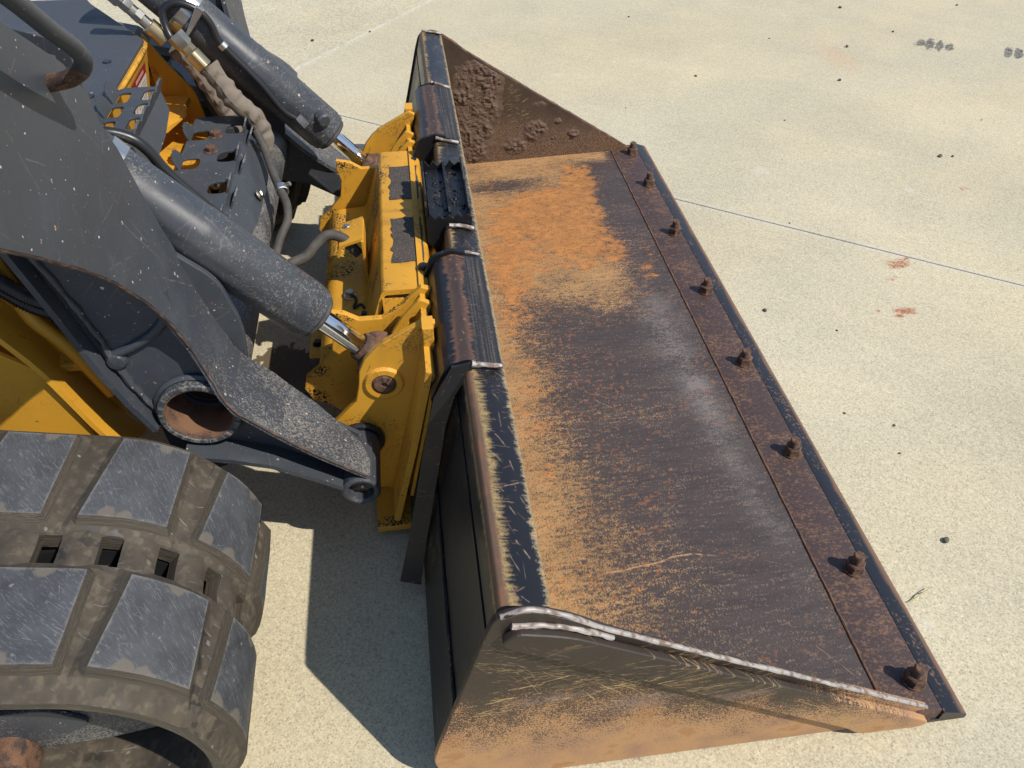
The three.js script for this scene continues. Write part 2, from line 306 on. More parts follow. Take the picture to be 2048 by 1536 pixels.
// sheet between two 3D curves, with thickness t to the back side
function ruled(A, B, t, m = 4, fold = 0) {
  const n = A.length, P = (i, j) => V(...A[i]).lerp(V(...B[i]), j / m), N = [];
  for (let i = 0; i < n; i++) { N.push([]); for (let j = 0; j <= m; j++) { const du = P(Math.min(i + 1, n - 1), j).sub(P(Math.max(i - 1, 0), j)), dv = V(...B[i]).sub(V(...A[i])); N[i].push(du.cross(dv).normalize()); } }
  const pos = [], idx = [], W = m + 1, at = (s, i, j) => s * n * W + i * W + j;
  for (let s = 0; s < 2; s++) for (let i = 0; i < n; i++) for (let j = 0; j <= m; j++) { const p = P(i, j).addScaledVector(N[i][j], s ? -t : 0); pos.push(p.x, p.y, p.z); }
  for (let i = 0; i < n - 1; i++) for (let j = 0; j < m; j++) { idx.push(at(0, i, j), at(0, i + 1, j), at(0, i + 1, j + 1), at(0, i, j), at(0, i + 1, j + 1), at(0, i, j + 1)); idx.push(at(1, i, j), at(1, i + 1, j + 1), at(1, i + 1, j), at(1, i, j), at(1, i, j + 1), at(1, i + 1, j + 1)); }
  const side = (a, b) => idx.push(at(0, ...a), at(1, ...a), at(1, ...b), at(0, ...a), at(1, ...b), at(0, ...b));
  for (let i = 0; i < n - 1; i++) { side([i, 0], [i + 1, 0]); side([i, m], [i + 1, m]); }
  for (let j = 0; j < m; j++) { side([0, j], [0, j + 1]); side([n - 1, j], [n - 1, j + 1]); }
  const g = new THREE.BufferGeometry(); g.setAttribute('position', new THREE.Float32BufferAttribute(pos, 3)); g.setIndex(idx);
  const q = g.toNonIndexed(); q.computeVertexNormals();
  return boxUV(crease(q, 0.7));
}
const curve = (pts) => new THREE.CatmullRomCurve3(pts.map((p) => V(...p)), false, 'centripetal');
function tube(pts, r, seg = 40, rad = 10, shape = null) {
  const c = curve(pts), g = new THREE.TubeGeometry(c, seg, r, rad, false), L = c.getLength(), uv = g.attributes.uv, p = g.attributes.position;
  for (let i = 0; i < uv.count; i++) {
    const k = Math.floor(i / (rad + 1)), u = uv.getX(i), v = uv.getY(i);
    if (shape) { const o = c.getPointAt(clamp(k / seg)), f = shape(u * L, v * Math.PI * 2); p.setXYZ(i, o.x + (p.getX(i) - o.x) * f, o.y + (p.getY(i) - o.y) * f, o.z + (p.getZ(i) - o.z) * f); }
    uv.setXY(i, u * L, v * 6.283 * r);
  }
  if (shape) g.computeVertexNormals();
  const caps = [0, 1].map((e) => { const d = new THREE.CircleGeometry(r * (shape ? shape(e * L, 0) : 1), rad), t = c.getTangentAt(e), o = c.getPointAt(e); d.lookAt(e ? t : t.clone().negate()); d.translate(o.x, o.y, o.z); return d; });
  return join([g, ...caps]);
}
// bead of weld along a line
const wornEdge = (pts, r) => { const q = rnd() * 100; return tube(pts, r, Math.max(20, Math.round(curve(pts).getLength() / 0.005)), 10, (s, a) => 0.85 + 0.35 * (vn(s * 30 + q, a * 0.5, 4) - 0.5) + 0.25 * (vn(s * 110 + q, a, 6) - 0.5)); };
const weldBead = (pts, r) => { const q = rnd() * 100; return tube(pts, r, Math.max(20, Math.round(curve(pts).getLength() / 0.006)), 8, (s, a) => 0.86 + 0.1 * Math.abs(Math.sin(s * 240 + q)) + 0.6 * (vn(s * 80 + q, a, 4) - 0.5)); };
// turned part: profile [r, t] along the axis from p in direction d
function lathe(p, d, prof, seg = 28) {
  const g = new THREE.LatheGeometry(prof.map(([r, t]) => new THREE.Vector2(r, t)), seg), pos = g.attributes.position, uv = g.attributes.uv;
  for (let i = 0; i < uv.count; i++) uv.setXY(i, uv.getX(i) * 6.283 * 0.04, pos.getY(i));
  let q = g.toNonIndexed(); q = crease(q, 0.6);
  q.applyQuaternion(new THREE.Quaternion().setFromUnitVectors(V(0, 1, 0), V(...d).normalize())); q.translate(...p);
  return keep(q);
}
const cyl = (p, d, r, l, bev = 0.002, seg = 28) => lathe(p, d, [[0.00001, 0], [r - bev, 0], [r, bev], [r, l - bev], [r - bev, l], [0.00001, l]], seg);
const ring = (p, d, ro, ri, l, bev = 0.002, seg = 36) => lathe(p, d, [[ri, 0], [ro - bev, 0], [ro, bev], [ro, l - bev], [ro - bev, l], [ri + bev, l], [ri, l - bev], [ri, 0]], seg);
const hex = (p, d, r, l) => { const g = lathe(p, d, [[0.00001, 0], [r, 0], [r, l * 0.85], [r * 0.86, l], [0.00001, l]], 6); return g; };
function box(x0, x1, y0, y1, z0, z1, bev = 0.002) { return plate([[x0, y0], [x1, y0], [x1, y1], [x0, y1]], z0, z1 - z0, bev); }

// ───────────────────────────── naming helpers ─────────────────────────────
const taken = {};
const numbered = (n) => { const k = (taken[n] = (taken[n] ?? -1) + 1); return k ? `${n}_${String(k).padStart(3, '0')}` : n; };
function thing(name, label, category, base = [0, 0, 0], group) {
  const o = new THREE.Group(); o.name = numbered(name); o.position.set(...base); o.userData = { label, category }; if (group) o.userData.group = group; o.base = base; scene.add(o); return o;
}
// a part given in world coordinates, hung under its thing or part
function part(name, geo, mat, parent, label) {
  const b = parent.base; const m = new THREE.Mesh(geo.clone().translate(-b[0], -b[1], -b[2]), mat);
  m.name = name; m.castShadow = m.receiveShadow = true; m.base = b; if (label) m.userData.label = label; parent.add(m); return m;
}
function single(name, geo, mat, label, category, base, group) {
  const m = new THREE.Mesh(geo, mat); m.name = numbered(name); m.position.set(...base); m.castShadow = m.receiveShadow = true; m.userData = { label, category }; if (group) m.userData.group = group; scene.add(m); return m;
}
// ───────────────────────────── concrete yard ─────────────────────────────
{
  const O = [-1.522, -1.86], E1 = [0.81, 0.5864], E2 = [-0.5864, 0.81], S = 3.66;
  const world = (a, b) => [O[0] + a * E1[0] + b * E2[0], O[1] + a * E1[1] + b * E2[1]];
  const stains = [];   // [x, z, rx, rz, rgb, strength, grain]
  const RED = [0.3, 0.085, 0.025], TYRE = [0.05, 0.055, 0.062];
  for (const [x, z, r] of [[0.582, -0.282, 0.05], [0.56, -0.262, 0.028], [0.61, -0.30, 0.02], [0.51, -0.2, 0.014], [0.53, -0.21, 0.01], [0.477, -0.049, 0.042], [0.45, -0.03, 0.02], [0.4, -0.06, 0.012], [1.029, -0.685, 0.022], [0.30, 0.13, 0.008]]) stains.push([x, z, r, r * 0.55, RED, 0.95, 0.9]);
for (const [cx, cz, n] of [[1.654, -2.019, 4], [1.965, -1.875, 2]]) for (let k = 0; k < n; k++) { const o = (k - (n - 1) / 2) * 0.043; stains.push([cx + o * 0.82, cz + o * 0.57, 0.0195, n === 4 && (k === 0 || k === 3) ? 0.05 : 0.08, TYRE, 1, 0.55, 0.6]); }
  stains.push([1.56, -2.03, 0.006, 0.03, TYRE, 0.6, 0.7]);
  stains.push([1.12, -1.92, 0.09, 0.2, [0.5, 0.3, 0.16], 0.35, 0.6]);
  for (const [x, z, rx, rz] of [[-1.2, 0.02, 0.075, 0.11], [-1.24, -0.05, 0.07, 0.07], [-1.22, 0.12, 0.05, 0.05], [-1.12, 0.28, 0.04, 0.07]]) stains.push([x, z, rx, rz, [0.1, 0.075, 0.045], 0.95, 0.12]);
  for (let i = 0; i < 26; i++) stains.push([rr(-1, 3), rr(-3, 1.4), rr(0.01, 0.05), rr(0.01, 0.04), [0.62, 0.6, 0.56], rr(0.15, 0.45), 0.8]);
  const paintSlab = (N, ia, ib, withStains) => {
    const p = new Paint(N, N), C = 128, lo = new Float32Array((C + 1) * (C + 1) * 3);
    for (let j = 0; j <= C; j++) for (let i = 0; i <= C; i++) {
      const [x, z] = world((ia + i / C) * S, (ib + j / C) * S), k = 3 * (j * (C + 1) + i);
      lo[k] = fbm(x * 1.6 + 40, z * 1.6 + 40, 4, 201); lo[k + 1] = fbm(x * 5 + 40, z * 5 + 40, 4, 211); lo[k + 2] = fbm(x * 0.9 + 40, z * 2.2 + 40, 3, 221);
    }
    p.fill((u, v, o, i, j) => {
      const gx = u * C, gy = v * C, xi = Math.min(C - 1, gx | 0), yi = Math.min(C - 1, gy | 0), fx = gx - xi, fy = gy - yi, k = 3 * (yi * (C + 1) + xi), R = 3 * (C + 1);
      const g = (q) => mix(mix(lo[k + q], lo[k + 3 + q], fx), mix(lo[k + R + q], lo[k + R + 3 + q], fx), fy);
      const a = g(0), b = g(1), c = g(2), h1 = hash(i, j, 231 + ia * 7 + ib), h2 = 0.65 * vn(i * 0.83, j * 0.83, 233) + 0.35 * vn(i * 0.4, j * 0.4, 234), br = vn(u * 30 + 2 * b, v * 900, 235);
      let w = 0.885 + 0.14 * (a - 0.5) + 0.16 * (b - 0.5) + 0.36 * (h1 - 0.5) + 0.36 * (h2 - 0.5) + 0.05 * (br - 0.5);
      if (h1 > 0.95 && h2 < 0.55) w *= 0.42;
      const warm = clamp(0.5 + 1.1 * (c - 0.5) + 0.5 * (b - 0.5));
      o[0] = w * mix(0.53, 0.555, warm); o[1] = w * mix(0.492, 0.488, warm); o[2] = w * mix(0.362, 0.322, warm);
      const e = Math.min(u, v, 1 - u, 1 - v) * S, pw = ss(0.03, 0.003, e + 0.02 * (b - 0.5)) * ss(0.25, 0.7, h2 * 0.6 + b * 0.5);   // cement powder left by the saw
      o[0] = mix(o[0], 0.55, 0.45 * pw); o[1] = mix(o[1], 0.54, 0.45 * pw); o[2] = mix(o[2], 0.5, 0.45 * pw);
      o[3] = 0.5 + 0.35 * (h2 - 0.5) + 0.25 * (h1 - 0.5); o[4] = 0.9;
    });
    const inv = (x, z) => { const dx = x - O[0], dz = z - O[1]; return [((dx * E1[0] + dz * E1[1]) / S - ia) * N, ((dx * E2[0] + dz * E2[1]) / S - ib) * N]; };
    if (withStains) for (const [x, z, rx, rz, col, st, gr, an = 0] of stains) {
      const R = Math.max(rx, rz) * 1.6, [ci, cj] = inv(x, z), n = Math.ceil((R / S) * N);
      if (ci < -n || cj < -n || ci > N + n || cj > N + n) continue;
      for (let j = -n; j <= n; j++) for (let i = -n; i <= n; i++) {
        const ii = Math.round(ci) + i, jj = Math.round(cj) + j; if (ii < 0 || jj < 0 || ii >= N || jj >= N) continue;
        const [px, pz] = world((ia + ii / N) * S, (ib + jj / N) * S), dx = px - x, dz = pz - z, d = Math.hypot((dx * Math.cos(an) + dz * Math.sin(an)) / rx, (dz * Math.cos(an) - dx * Math.sin(an)) / rz) + 0.9 * (fbm(px * 70 + 90, pz * 70 + 90, 3, 241) - 0.5) + 0.14 * gr * (vn(ii * 0.6, jj * 0.6, 243) - 0.5);
        let t = st * ss(1.1, gr < 0.2 ? 0.98 : gr < 0.6 ? 0.8 : 0.35, d); if (gr >= 0.2) t *= mix(1, ss(0.2, 0.75, vn(ii * 0.55, jj * 0.55, 245) * 0.6 + 0.4 * vn(ii * 0.17, jj * 0.17, 247)), gr);
        if (t > 0.01) { p.dot(ii, jj, col, t); if (gr < 0.2) p.d[2 * (jj * N + ii) + 1] = mix(0.9, 0.45, t); }
      }
    }
    return p.mat(0, 0.0007);
  };
  const near = paintSlab(2048, 0, 0, true), far = paintSlab(2048, 0, -1, true), left = paintSlab(1024, -1, -1, true), under = paintSlab(1024, -1, 0, true);
  const sq = new THREE.Shape([[0, 0], [1, 0], [1, 1], [0, 1]].map(([a, b]) => new THREE.Vector2(a * (S - 0.005) + 0.0025, b * (S - 0.005) + 0.0025)));
  const eg = new THREE.ExtrudeGeometry(sq, { depth: 0.01, bevelEnabled: true, bevelThickness: 0.0015, bevelSize: 0.0015, bevelOffset: -0.0015, bevelSegments: 1 });
  { const p = eg.attributes.position, uv = eg.attributes.uv; for (let i = 0; i < p.count; i++) uv.setXY(i, p.getY(i) / S, p.getX(i) / S); }
  // shape axes: x across the long joint, y along it, depth up
  const root = new THREE.Group(); root.name = 'concrete_pavement'; root.position.set(O[0], 0, O[1]);
  root.userData = { kind: 'structure', label: 'pale tan broom-finished concrete pavement cut into slabs by thin joints', category: 'pavement' }; scene.add(root);
  const basis = new THREE.Matrix4().makeBasis(V(E2[0], 0, E2[1]), V(E1[0], 0, E1[1]), V(0, 1, 0));
  for (let ib = -2; ib <= 1; ib++) for (let ia = -2; ia <= 1; ia++) {
    const m = new THREE.Mesh(eg, ia === 0 && ib === 0 ? near : ia === 0 && ib === -1 ? far : ia === -1 && ib === -1 ? left : ia === -1 && ib === 0 ? under : (ia + ib) & 1 ? left : under);
    m.name = 'concrete_slab'; m.receiveShadow = true; m.castShadow = true;
    m.matrixAutoUpdate = true; m.quaternion.setFromRotationMatrix(basis);
    const o = V(ia * S * E1[0] + ib * S * E2[0], -0.0115, ia * S * E1[1] + ib * S * E2[1]); m.position.copy(o);
    root.add(m);
  }
  const gp = new Paint(512, 512).fill((u, v, o) => { const n = fbm(u * 8, v * 8, 4, 251, 8), f = vn(u * 200, v * 200, 253, 200), w = 0.8 + 0.25 * n + 0.2 * (f - 0.5); o[0] = 0.5 * w; o[1] = 0.45 * w; o[2] = 0.35 * w; o[3] = f; o[4] = 0.9; });
  const gg = new THREE.PlaneGeometry(900, 900); gg.rotateX(-Math.PI / 2); { const uv = gg.attributes.uv; for (let i = 0; i < uv.count; i++) uv.setXY(i, uv.getX(i) * 900, uv.getY(i) * 900); }
  const ground = new THREE.Mesh(gg, gp.mat(2, 0.001)); ground.name = 'ground'; ground.position.y = -0.013; ground.receiveShadow = true; ground.userData = { kind: 'structure', label: 'wide flat tan ground reaching to the horizon', category: 'ground' }; scene.add(ground);
}
// ───────────────────────────── bucket ─────────────────────────────
const HZ = 1.065;
const swapXZ = (g) => { g = keep(g.clone()); const p = g.attributes.position, n = g.attributes.normal; for (let i = 0; i < p.count; i++) { const a = p.getX(i); p.setX(i, p.getZ(i)); p.setZ(i, a); const b = n.getX(i); n.setX(i, n.getZ(i)); n.setZ(i, b); }
  for (const at of Object.values(g.attributes)) { const s = at.itemSize, a = at.array; for (let i = 0; i < p.count; i += 3) for (let k = 0; k < s; k++) { const t = a[(i + 1) * s + k]; a[(i + 1) * s + k] = a[(i + 2) * s + k]; a[(i + 2) * s + k] = t; } } return g; };
const plateZY = (pts, x0, t, bev = 0.001) => boxUV(swapXZ(plate(pts, x0, t, bev)));
const remapUV = (g, f) => { const p = g.attributes.position, uv = g.attributes.uv; for (let i = 0; i < p.count; i++) { const [a, b] = f(p.getX(i), p.getY(i), p.getZ(i)); uv.setXY(i, a, b); } return g; };
{
  const bucket = thing('loader_bucket', 'wide rusty dirt bucket with black worn rim lying flat on the concrete', 'bucket', [-0.45, 0, 0]);
  // floor: bare steel, rust, polished and painted remains, read off in metres (x fore-aft, z across)
  const DARK = [0.062, 0.04, 0.036], PURP = [0.085, 0.053, 0.05], ORNG = [0.41, 0.15, 0.035], TANN = [0.36, 0.2, 0.085], GREY = [0.17, 0.15, 0.135], BLK = [0.028, 0.026, 0.027];
  const X0 = -0.9, XL = 0.76;   // x range the texture spans
  const FW = 2048, FH = 1024;
  const fp = new Paint(FW, FH).fill((u, v, o, i, j) => {
    const z = mix(-1.06, 1.06, u), x = X0 + v * XL;
    const big = fbm(z * 4 + 9, x * 4 + 9, 4, 301), mid = fbm(z * 14 + 9, x * 9 + 9, 4, 311), st = fbm(z * 70 + 9, x * 14 + 9, 4, 321), st2 = vn(z * 240, x * 40, 331), fine = vn(i * 0.5, j * 0.5, 341), sp = hash(i, j, 351);
    const wob = 0.16 * (big - 0.5) + 0.1 * (mid - 0.5), grain = 0.22 * st2 + 0.5 * fine + 0.28 * vn(z * 260, x * 130, 335), blot = 0.6 * vn(z * 46, x * 34, 337) + 0.4 * vn(z * 120, x * 90, 339);
    // soil film and light rust: along the back, across the far end, thin towards the near end
    const tanF = Math.max(ss(-0.42, -0.7, x + wob), ss(0.05, -0.38, z + wob) * ss(-0.18, -0.38, x + 0.6 * wob), 0.5 * ss(0.3, 0.85, z) * ss(-0.3, -0.55, x + wob), ss(-0.93, -1.03, z + 0.06 * (mid - 0.5)) * ss(-0.12, -0.2, x)) + 0.12 * blob(x, z, -0.45, 0.3, 0.15, 0.3);
    // thick orange rust
    const orF = 1.0 * blob(x, z, -0.42, -0.68, 0.19, 0.22) + 0.75 * blob(x, z, -0.29, -0.86, 0.07, 0.13) + 0.65 * blob(x, z, -0.32, -0.43, 0.13, 0.13) + 0.62 * blob(x, z, -0.6, -0.38, 0.1, 0.28) + 0.34 * blob(x, z, -0.63, 0.2, 0.07, 0.5) + 0.5 * blob(x, z, -0.2, -0.3, 0.04, 0.12) + 0.3 * blob(x, z, -0.5, 0.8, 0.14, 0.12);
    const gy = blob(x, z, -0.235 + 0.05 * (mid - 0.5), 0.02, 0.05, 0.2) + 0.95 * blob(x, z, -0.215, 0.27, 0.034, 0.2) + 0.45 * blob(x, z, -0.19, 0.62, 0.035, 0.14);
    const dk = blob(x, z, -0.57 + 0.1 * (mid - 0.5), -0.87, 0.16, 0.045) + 0.7 * blob(x, z, -0.19, -0.68, 0.06, 0.2);
    let c0 = mix(0.042, 0.072, st), c1 = mix(0.033, 0.053, st), c2 = mix(0.031, 0.048, st), ro = 0.52 + 0.15 * st, h = 0.45;
    const put = (c, t) => { c0 = mix(c0, c[0], t); c1 = mix(c1, c[1], t); c2 = mix(c2, c[2], t); };
    put(BLK, 0.6 * ss(0.5, 0.7, 0.45 * st2 + 0.35 * fine + 0.2 * st));
    const g = clamp(gy * ss(0.3, 0.62, 0.5 * mid + 0.5 * grain)); put([0.21, 0.19, 0.175], 0.8 * g); ro = mix(ro, 0.48, g);
    const sand = ss(0.56, 0.76, 0.5 * fine + 0.3 * st2 + 0.2 * mid); put([0.23, 0.165, 0.12], 0.6 * sand);
    const aT = ss(0.28, 0.86, tanF * 0.9 - 0.7 * dk + 1.25 * (grain - 0.5) + 0.45 * (mid - 0.5)), tv = 0.8 + 0.5 * mid; put([0.37 * tv, 0.215 * tv, 0.088 * tv], 0.88 * aT); ro = mix(ro, 0.92, aT); h += 0.15 * aT;
    const aO = ss(0.4, 0.72, (orF + 0.16 * tanF) * 0.88 - 0.9 * dk + 0.7 * (blot - 0.5) + 0.6 * (grain - 0.5)), ov = 0.7 + 0.6 * blot; put([0.4 * ov, 0.168 * ov, 0.045 * ov], 0.85 * aO); ro = mix(ro, 0.95, aO); h += 0.2 * aO;
    const sk = ss(0.74, 0.82, vn(z * 170, x * 120, 371)) * ss(0.42, 0.6, fbm(z * 7 + 3, x * 7 + 3, 3, 373) + 0.14 * clamp(tanF + orF)); put([0.33, 0.125, 0.045], 0.5 * sk * (0.4 + 0.6 * fine)); h += 0.15 * sk;
    const pit = ss(0.58, 0.8, 0.7 * vn(i * 0.6, j * 0.6, 377) + 0.3 * vn(z * 150, x * 60, 379)) * clamp(0.2 + tanF + orF); put([0.04, 0.034, 0.032], 0.75 * pit); h -= 0.3 * pit;
    const br = 0.84 + 0.32 * sp; o[0] = c0 * br; o[1] = c1 * br; o[2] = c2 * br;
    o[3] = h + 0.2 * (fine - 0.5) + 0.1 * (sp - 0.5); o[4] = ro;
  });
  const px = (z) => ((z + 1.06) / 2.12) * FW, py = (x) => ((x - X0) / XL) * FH;
  for (let i = 0; i < 150; i++) { const z = rr(-0.9, 1), x = rr(-0.7, -0.16); fp.scratch(px(z), py(x), rr(20, 130), Math.PI / 2 + rr(-0.5, 0.5), rr(0.4, 0.9), rnd() < 0.7 ? [0.25, 0.15, 0.085] : [0.03, 0.025, 0.025], rr(0.2, 0.6), 0.2); }
  fp.scratch(px(0.712), py(-0.567), 340, Math.PI / 2 - 0.03, 1.5, [0.42, 0.24, 0.12], 0.9, 0.35, 0.2);
  fp.scratch(px(0.86), py(-0.254), 190, Math.PI / 2 - 0.85, 0.7, [0.3, 0.17, 0.1], 0.9, 0.25);
  fp.scratch(px(0.2), py(-0.5), 110, Math.PI / 2 - 0.5, 1, [0.3, 0.17, 0.1], 0.7, 0.5);
  const floorMat = fp.mat(0, 0.0011);
  // inner skin: floor, heel and back in one bent sheet
  const ip = curve([[-0.144, 0.0385, 0], [-0.3, 0.033, 0], [-0.5, 0.026, 0], [-0.68, 0.021, 0], [-0.78, 0.024, 0], [-0.83, 0.042, 0], [-0.862, 0.078, 0], [-0.874, 0.13, 0], [-0.864, 0.19, 0], [-0.83, 0.32, 0], [-0.802, 0.425, 0]]).getPoints(80);
  {
    const nz = 110, A = [], pos = [], uv = [], idx = [];
    const dent = (x, z) => 0.0035 * (fbm(x * 4 + 7, z * 3 + 7, 3, 391) - 0.5) * ss(-0.15, -0.25, x);
    for (let k = 0; k <= nz; k++) for (let i = 0; i < ip.length; i++) { const z = mix(-1.0535, 1.0535, k / nz), q = ip[i]; pos.push(q.x, q.y + dent(q.x, z), z); uv.push((z + 1.06) / 2.12, q.y < 0.1 ? (q.x - X0) / XL : 0.02); }
    const n = ip.length; for (let k = 0; k < nz; k++) for (let i = 0; i < n - 1; i++) { const a = k * n + i, b = a + n; idx.push(a, a + 1, b, b, a + 1, b + 1); }
    const g = new THREE.BufferGeometry(); g.setAttribute('position', new THREE.Float32BufferAttribute(pos, 3)); g.setAttribute('uv', new THREE.Float32BufferAttribute(uv, 2)); g.setIndex(idx); g.computeVertexNormals();
    part('floor_plate', keep(g), floorMat, bucket, 'bare steel floor with orange rust, tan soil film and a polished grey patch');
  }
  // outer skin
  const os = rounded([[-0.822, 0.42], [-0.868, 0.235], [-0.913, 0.075], [-0.9, 0.004], [-0.16, 0.004]], [0, 0.02, 0.05, 0.04, 0], 6);
  const inn = os.map(([x, y], i) => { const a = os[Math.max(0, i - 1)], b = os[Math.min(os.length - 1, i + 1)], dx = b[0] - a[0], dy = b[1] - a[1], l = Math.hypot(dx, dy); return [x - (dy / l) * 0.007, y + (dx / l) * 0.007]; });
  part('back_plate', sweep([...os, ...inn.reverse()], -1.053, 1.053, 8), M.black, bucket, 'black painted back wrapper plate');
  part('weld_seam', weldBead([[-0.8705, 0.232, -1.05], [-0.8705, 0.232, 0], [-0.8705, 0.232, 1.05]], 0.004), M.black, bucket);
  // top bar: folded rim with paint rubbed off its two corners
  const tb = rounded([[-0.804, 0.488], [-0.735, 0.472], [-0.752, 0.405], [-0.8225, 0.4205]], 0.012, 5);
  const per = tb.reduce((s, p, i) => s + Math.hypot(p[0] - tb[(i + 1) % tb.length][0], p[1] - tb[(i + 1) % tb.length][1]), 0);
  const bp = new Paint(2048, 320).fill((u, v, o, i, j) => {
    const z = mix(-1.065, 1.065, u); let s = v * per; if (s > per * 0.8) s -= per;
    const hair = 0.45 * vn(z * 420, s * 40, 401) + 0.35 * vn(z * 130, s * 90, 402) + 0.2 * vn(z * 38, s * 60, 404), hair2 = vn(z * 900, s * 60, 403), md = fbm(z * 9 + 5, s * 20 + 5, 4, 405), lo = fbm(z * 2.5 + 5, 3, 3, 407), fine = vn(i * 0.5, j * 0.5, 409);
    let c = [0.012, 0.013, 0.0155], ro = 0.26 + 0.15 * md, h = 0.55;
    const put = (q, t) => { c = [mix(c[0], q[0], t), mix(c[1], q[1], t), mix(c[2], q[2], t)]; };
    // straw-coloured scuffs hang off both corners, bare brown steel at their middle
    const nearEnd = ss(0.45, 0.75, z), d1 = Math.abs(s - 0.004 - 0.005 * nearEnd), d2 = Math.abs(s - 0.077);
    const w1 = (0.0095 + 0.006 * nearEnd + 0.01 * (lo - 0.4)) * (0.55 + 0.9 * md), f1 = ss(w1 * 1.7, w1 * 0.75, d1 + 0.024 * (hair - 0.5) + 0.008 * (hair2 - 0.5) + 0.009 * (fine - 0.5));
    put(mix(0, 1, fine) > 0.35 ? GOLD : [0.26, 0.17, 0.07], f1 * (0.45 + 0.5 * hair2)); ro = mix(ro, 0.85, f1);
    const b1 = ss(w1 * 0.85, w1 * 0.45, d1 + 0.004 * (hair - 0.5)); put([0.075 + 0.08 * md, 0.048 + 0.04 * md, 0.042], b1 * 0.95); ro = mix(ro, 0.6, b1); h -= 0.2 * b1;
    const rs = b1 * ss(0.5, 0.75, vn(z * 60, s * 90, 411)); put([0.2, 0.085, 0.045], 0.55 * rs);
    const w2 = 0.0062 * (0.5 + md), f2 = ss(w2 * 1.6, w2 * 0.6, d2 + 0.016 * (hair - 0.5) + 0.007 * (fine - 0.5)); put(fine > 0.4 ? GOLD : [0.2, 0.18, 0.16], f2 * (0.5 + 0.4 * hair2)); ro = mix(ro, 0.8, f2);
    const haze = (1 - nearEnd) * ss(0.4, 0.75, fbm(z * 30, s * 60, 3, 413)) * 0.5 * ss(0.5, 0.9, fine); put([0.22, 0.16, 0.1], haze);
    o[0] = c[0]; o[1] = c[1]; o[2] = c[2]; o[3] = h + 0.12 * (fine - 0.5); o[4] = ro;
  });
  const bx = (z) => ((z + 1.065) / 2.13) * 2048;
  for (let i = 0; i < 130; i++) { const near = rnd() < 0.7, z = near ? rr(0.45, 1.04) : rr(-1, 1.04), s = rr(0.015, 0.07); bp.scratch(bx(z), (s / per) * 320, rr(6, 46), rr(-0.5, 0.5) + (rnd() < 0.65 ? 1.5 : 0.4), rr(0.3, 0.9), rnd() < 0.6 ? [0.3, 0.22, 0.14] : [0.2, 0.11, 0.08], rr(0.3, 0.8), 0.5); }
  const barMat = bp.mat(0, 0.0012);
  const barGeo = sweep(tb, -1.053, 1.053, 60, (x, y, z) => [0.0015 * (vn(z * 5, 1, 415) - 0.5), 0.003 * (vn(z * 4, 2, 417) - 0.5)]);
  remapUV(barGeo, () => [0, 0]);
  { const src = sweep(tb, -1.053, 1.053, 60), uv = barGeo.attributes.uv, q = src.attributes.uv; for (let i = 0; i < uv.count; i++) uv.setXY(i, (q.getX(i) + 1.065) / 2.13, q.getY(i) / per); }
  part('top_rim', barGeo, barMat, bucket, 'folded black top rim with paint rubbed off both corners');
  // side plates
  const outline = rounded([[-0.8255, 0.43], [-0.81, 0.48], [-0.765, 0.485], [-0.715, 0.46], [-0.65, 0.408], [-0.075, 0.042], [-0.058, 0.02], [-0.075, 0.003], [-0.86, 0.003], [-0.918, 0.07]], [0.01, 0.02, 0.03, 0.04, 0.05, 0.01, 0.01, 0.01, 0.05, 0.05], 5);
  const sideUV = (x, y, z = 1.065) => [(x + 0.93) / 0.9, y / 0.52 + (Math.abs(z) - 1.065) * 1.7];
  const sidePaint = (far) => {
    const p = new Paint(1536, 888).fill((u, v, o, i, j) => {
      const x = -0.93 + 0.9 * u, y = 0.52 * v, big = fbm(x * 6 + 5, y * 6 + 5, 4, 421), md = fbm(x * 24 + 5, y * 24 + 5, 4, 423), fine = vn(i * 0.42, j * 0.42, 425), sp = hash(i, j, 427), stv = vn(x * 40 + y * 8, y * 180 - x * 30, 429);
      let c = [0.03, 0.022, 0.0165], ro = 0.45 + 0.2 * md, h = 0.5; const put = (q, t) => { c = [mix(c[0], q[0], t), mix(c[1], q[1], t), mix(c[2], q[2], t)]; };
      if (!far) {
        // grain of rust and soil, thickest low down where the plate scrapes along the ground
        const lim = 0.3 - 0.14 * (x + 0.9), cover = clamp(1.22 - y / lim + 0.5 * (big - 0.5) + 0.3 * (md - 0.5)), g = ss(1 - cover * 0.98, 1.22 - cover * 0.98, fine * 0.72 + 0.28 * sp + 0.12 * md);
        put([0.055, 0.034, 0.022], 0.75 * ss(0.1, 0.5, cover)); put([0.42 * (0.75 + 0.5 * md), 0.245 * (0.75 + 0.5 * md), 0.12], g * 0.92); ro = mix(ro, 0.93, g); h += 0.3 * g;
        const pl = (blob(x, y, -0.6, 0.205, 0.06, 0.02) + blob(x, y, -0.74, 0.25, 0.05, 0.012) + 0.8 * blob(x, y, -0.46, 0.23, 0.07, 0.012)) * ss(0.3, 0.6, md * 0.5 + fine * 0.5); put([0.24, 0.17, 0.14], clamp(pl) * 0.8);
        const r2 = ss(0.6, 0.75, md) * cover * 0.4; put([0.2, 0.07, 0.03], r2);
      } else {
        const br = ss(0.3, 0.6, big * 0.6 + md * 0.5); put([0.06, 0.038, 0.024], 0.35 + 0.5 * br); put([0.12, 0.075, 0.046], 0.5 * ss(0.5, 0.8, fine) * br); ro = 0.7; h += 0.2 * (md - 0.5);
        const low = ss(0.17, 0.06, y + 0.1 * (x + 0.1) + 0.1 * (big - 0.5)); put([0.2, 0.12, 0.07], low * ss(0.3, 0.7, fine)); put([0.28, 0.14, 0.06], ss(-0.25, -0.1, x) * 0.6 * ss(0.3, 0.7, fine));
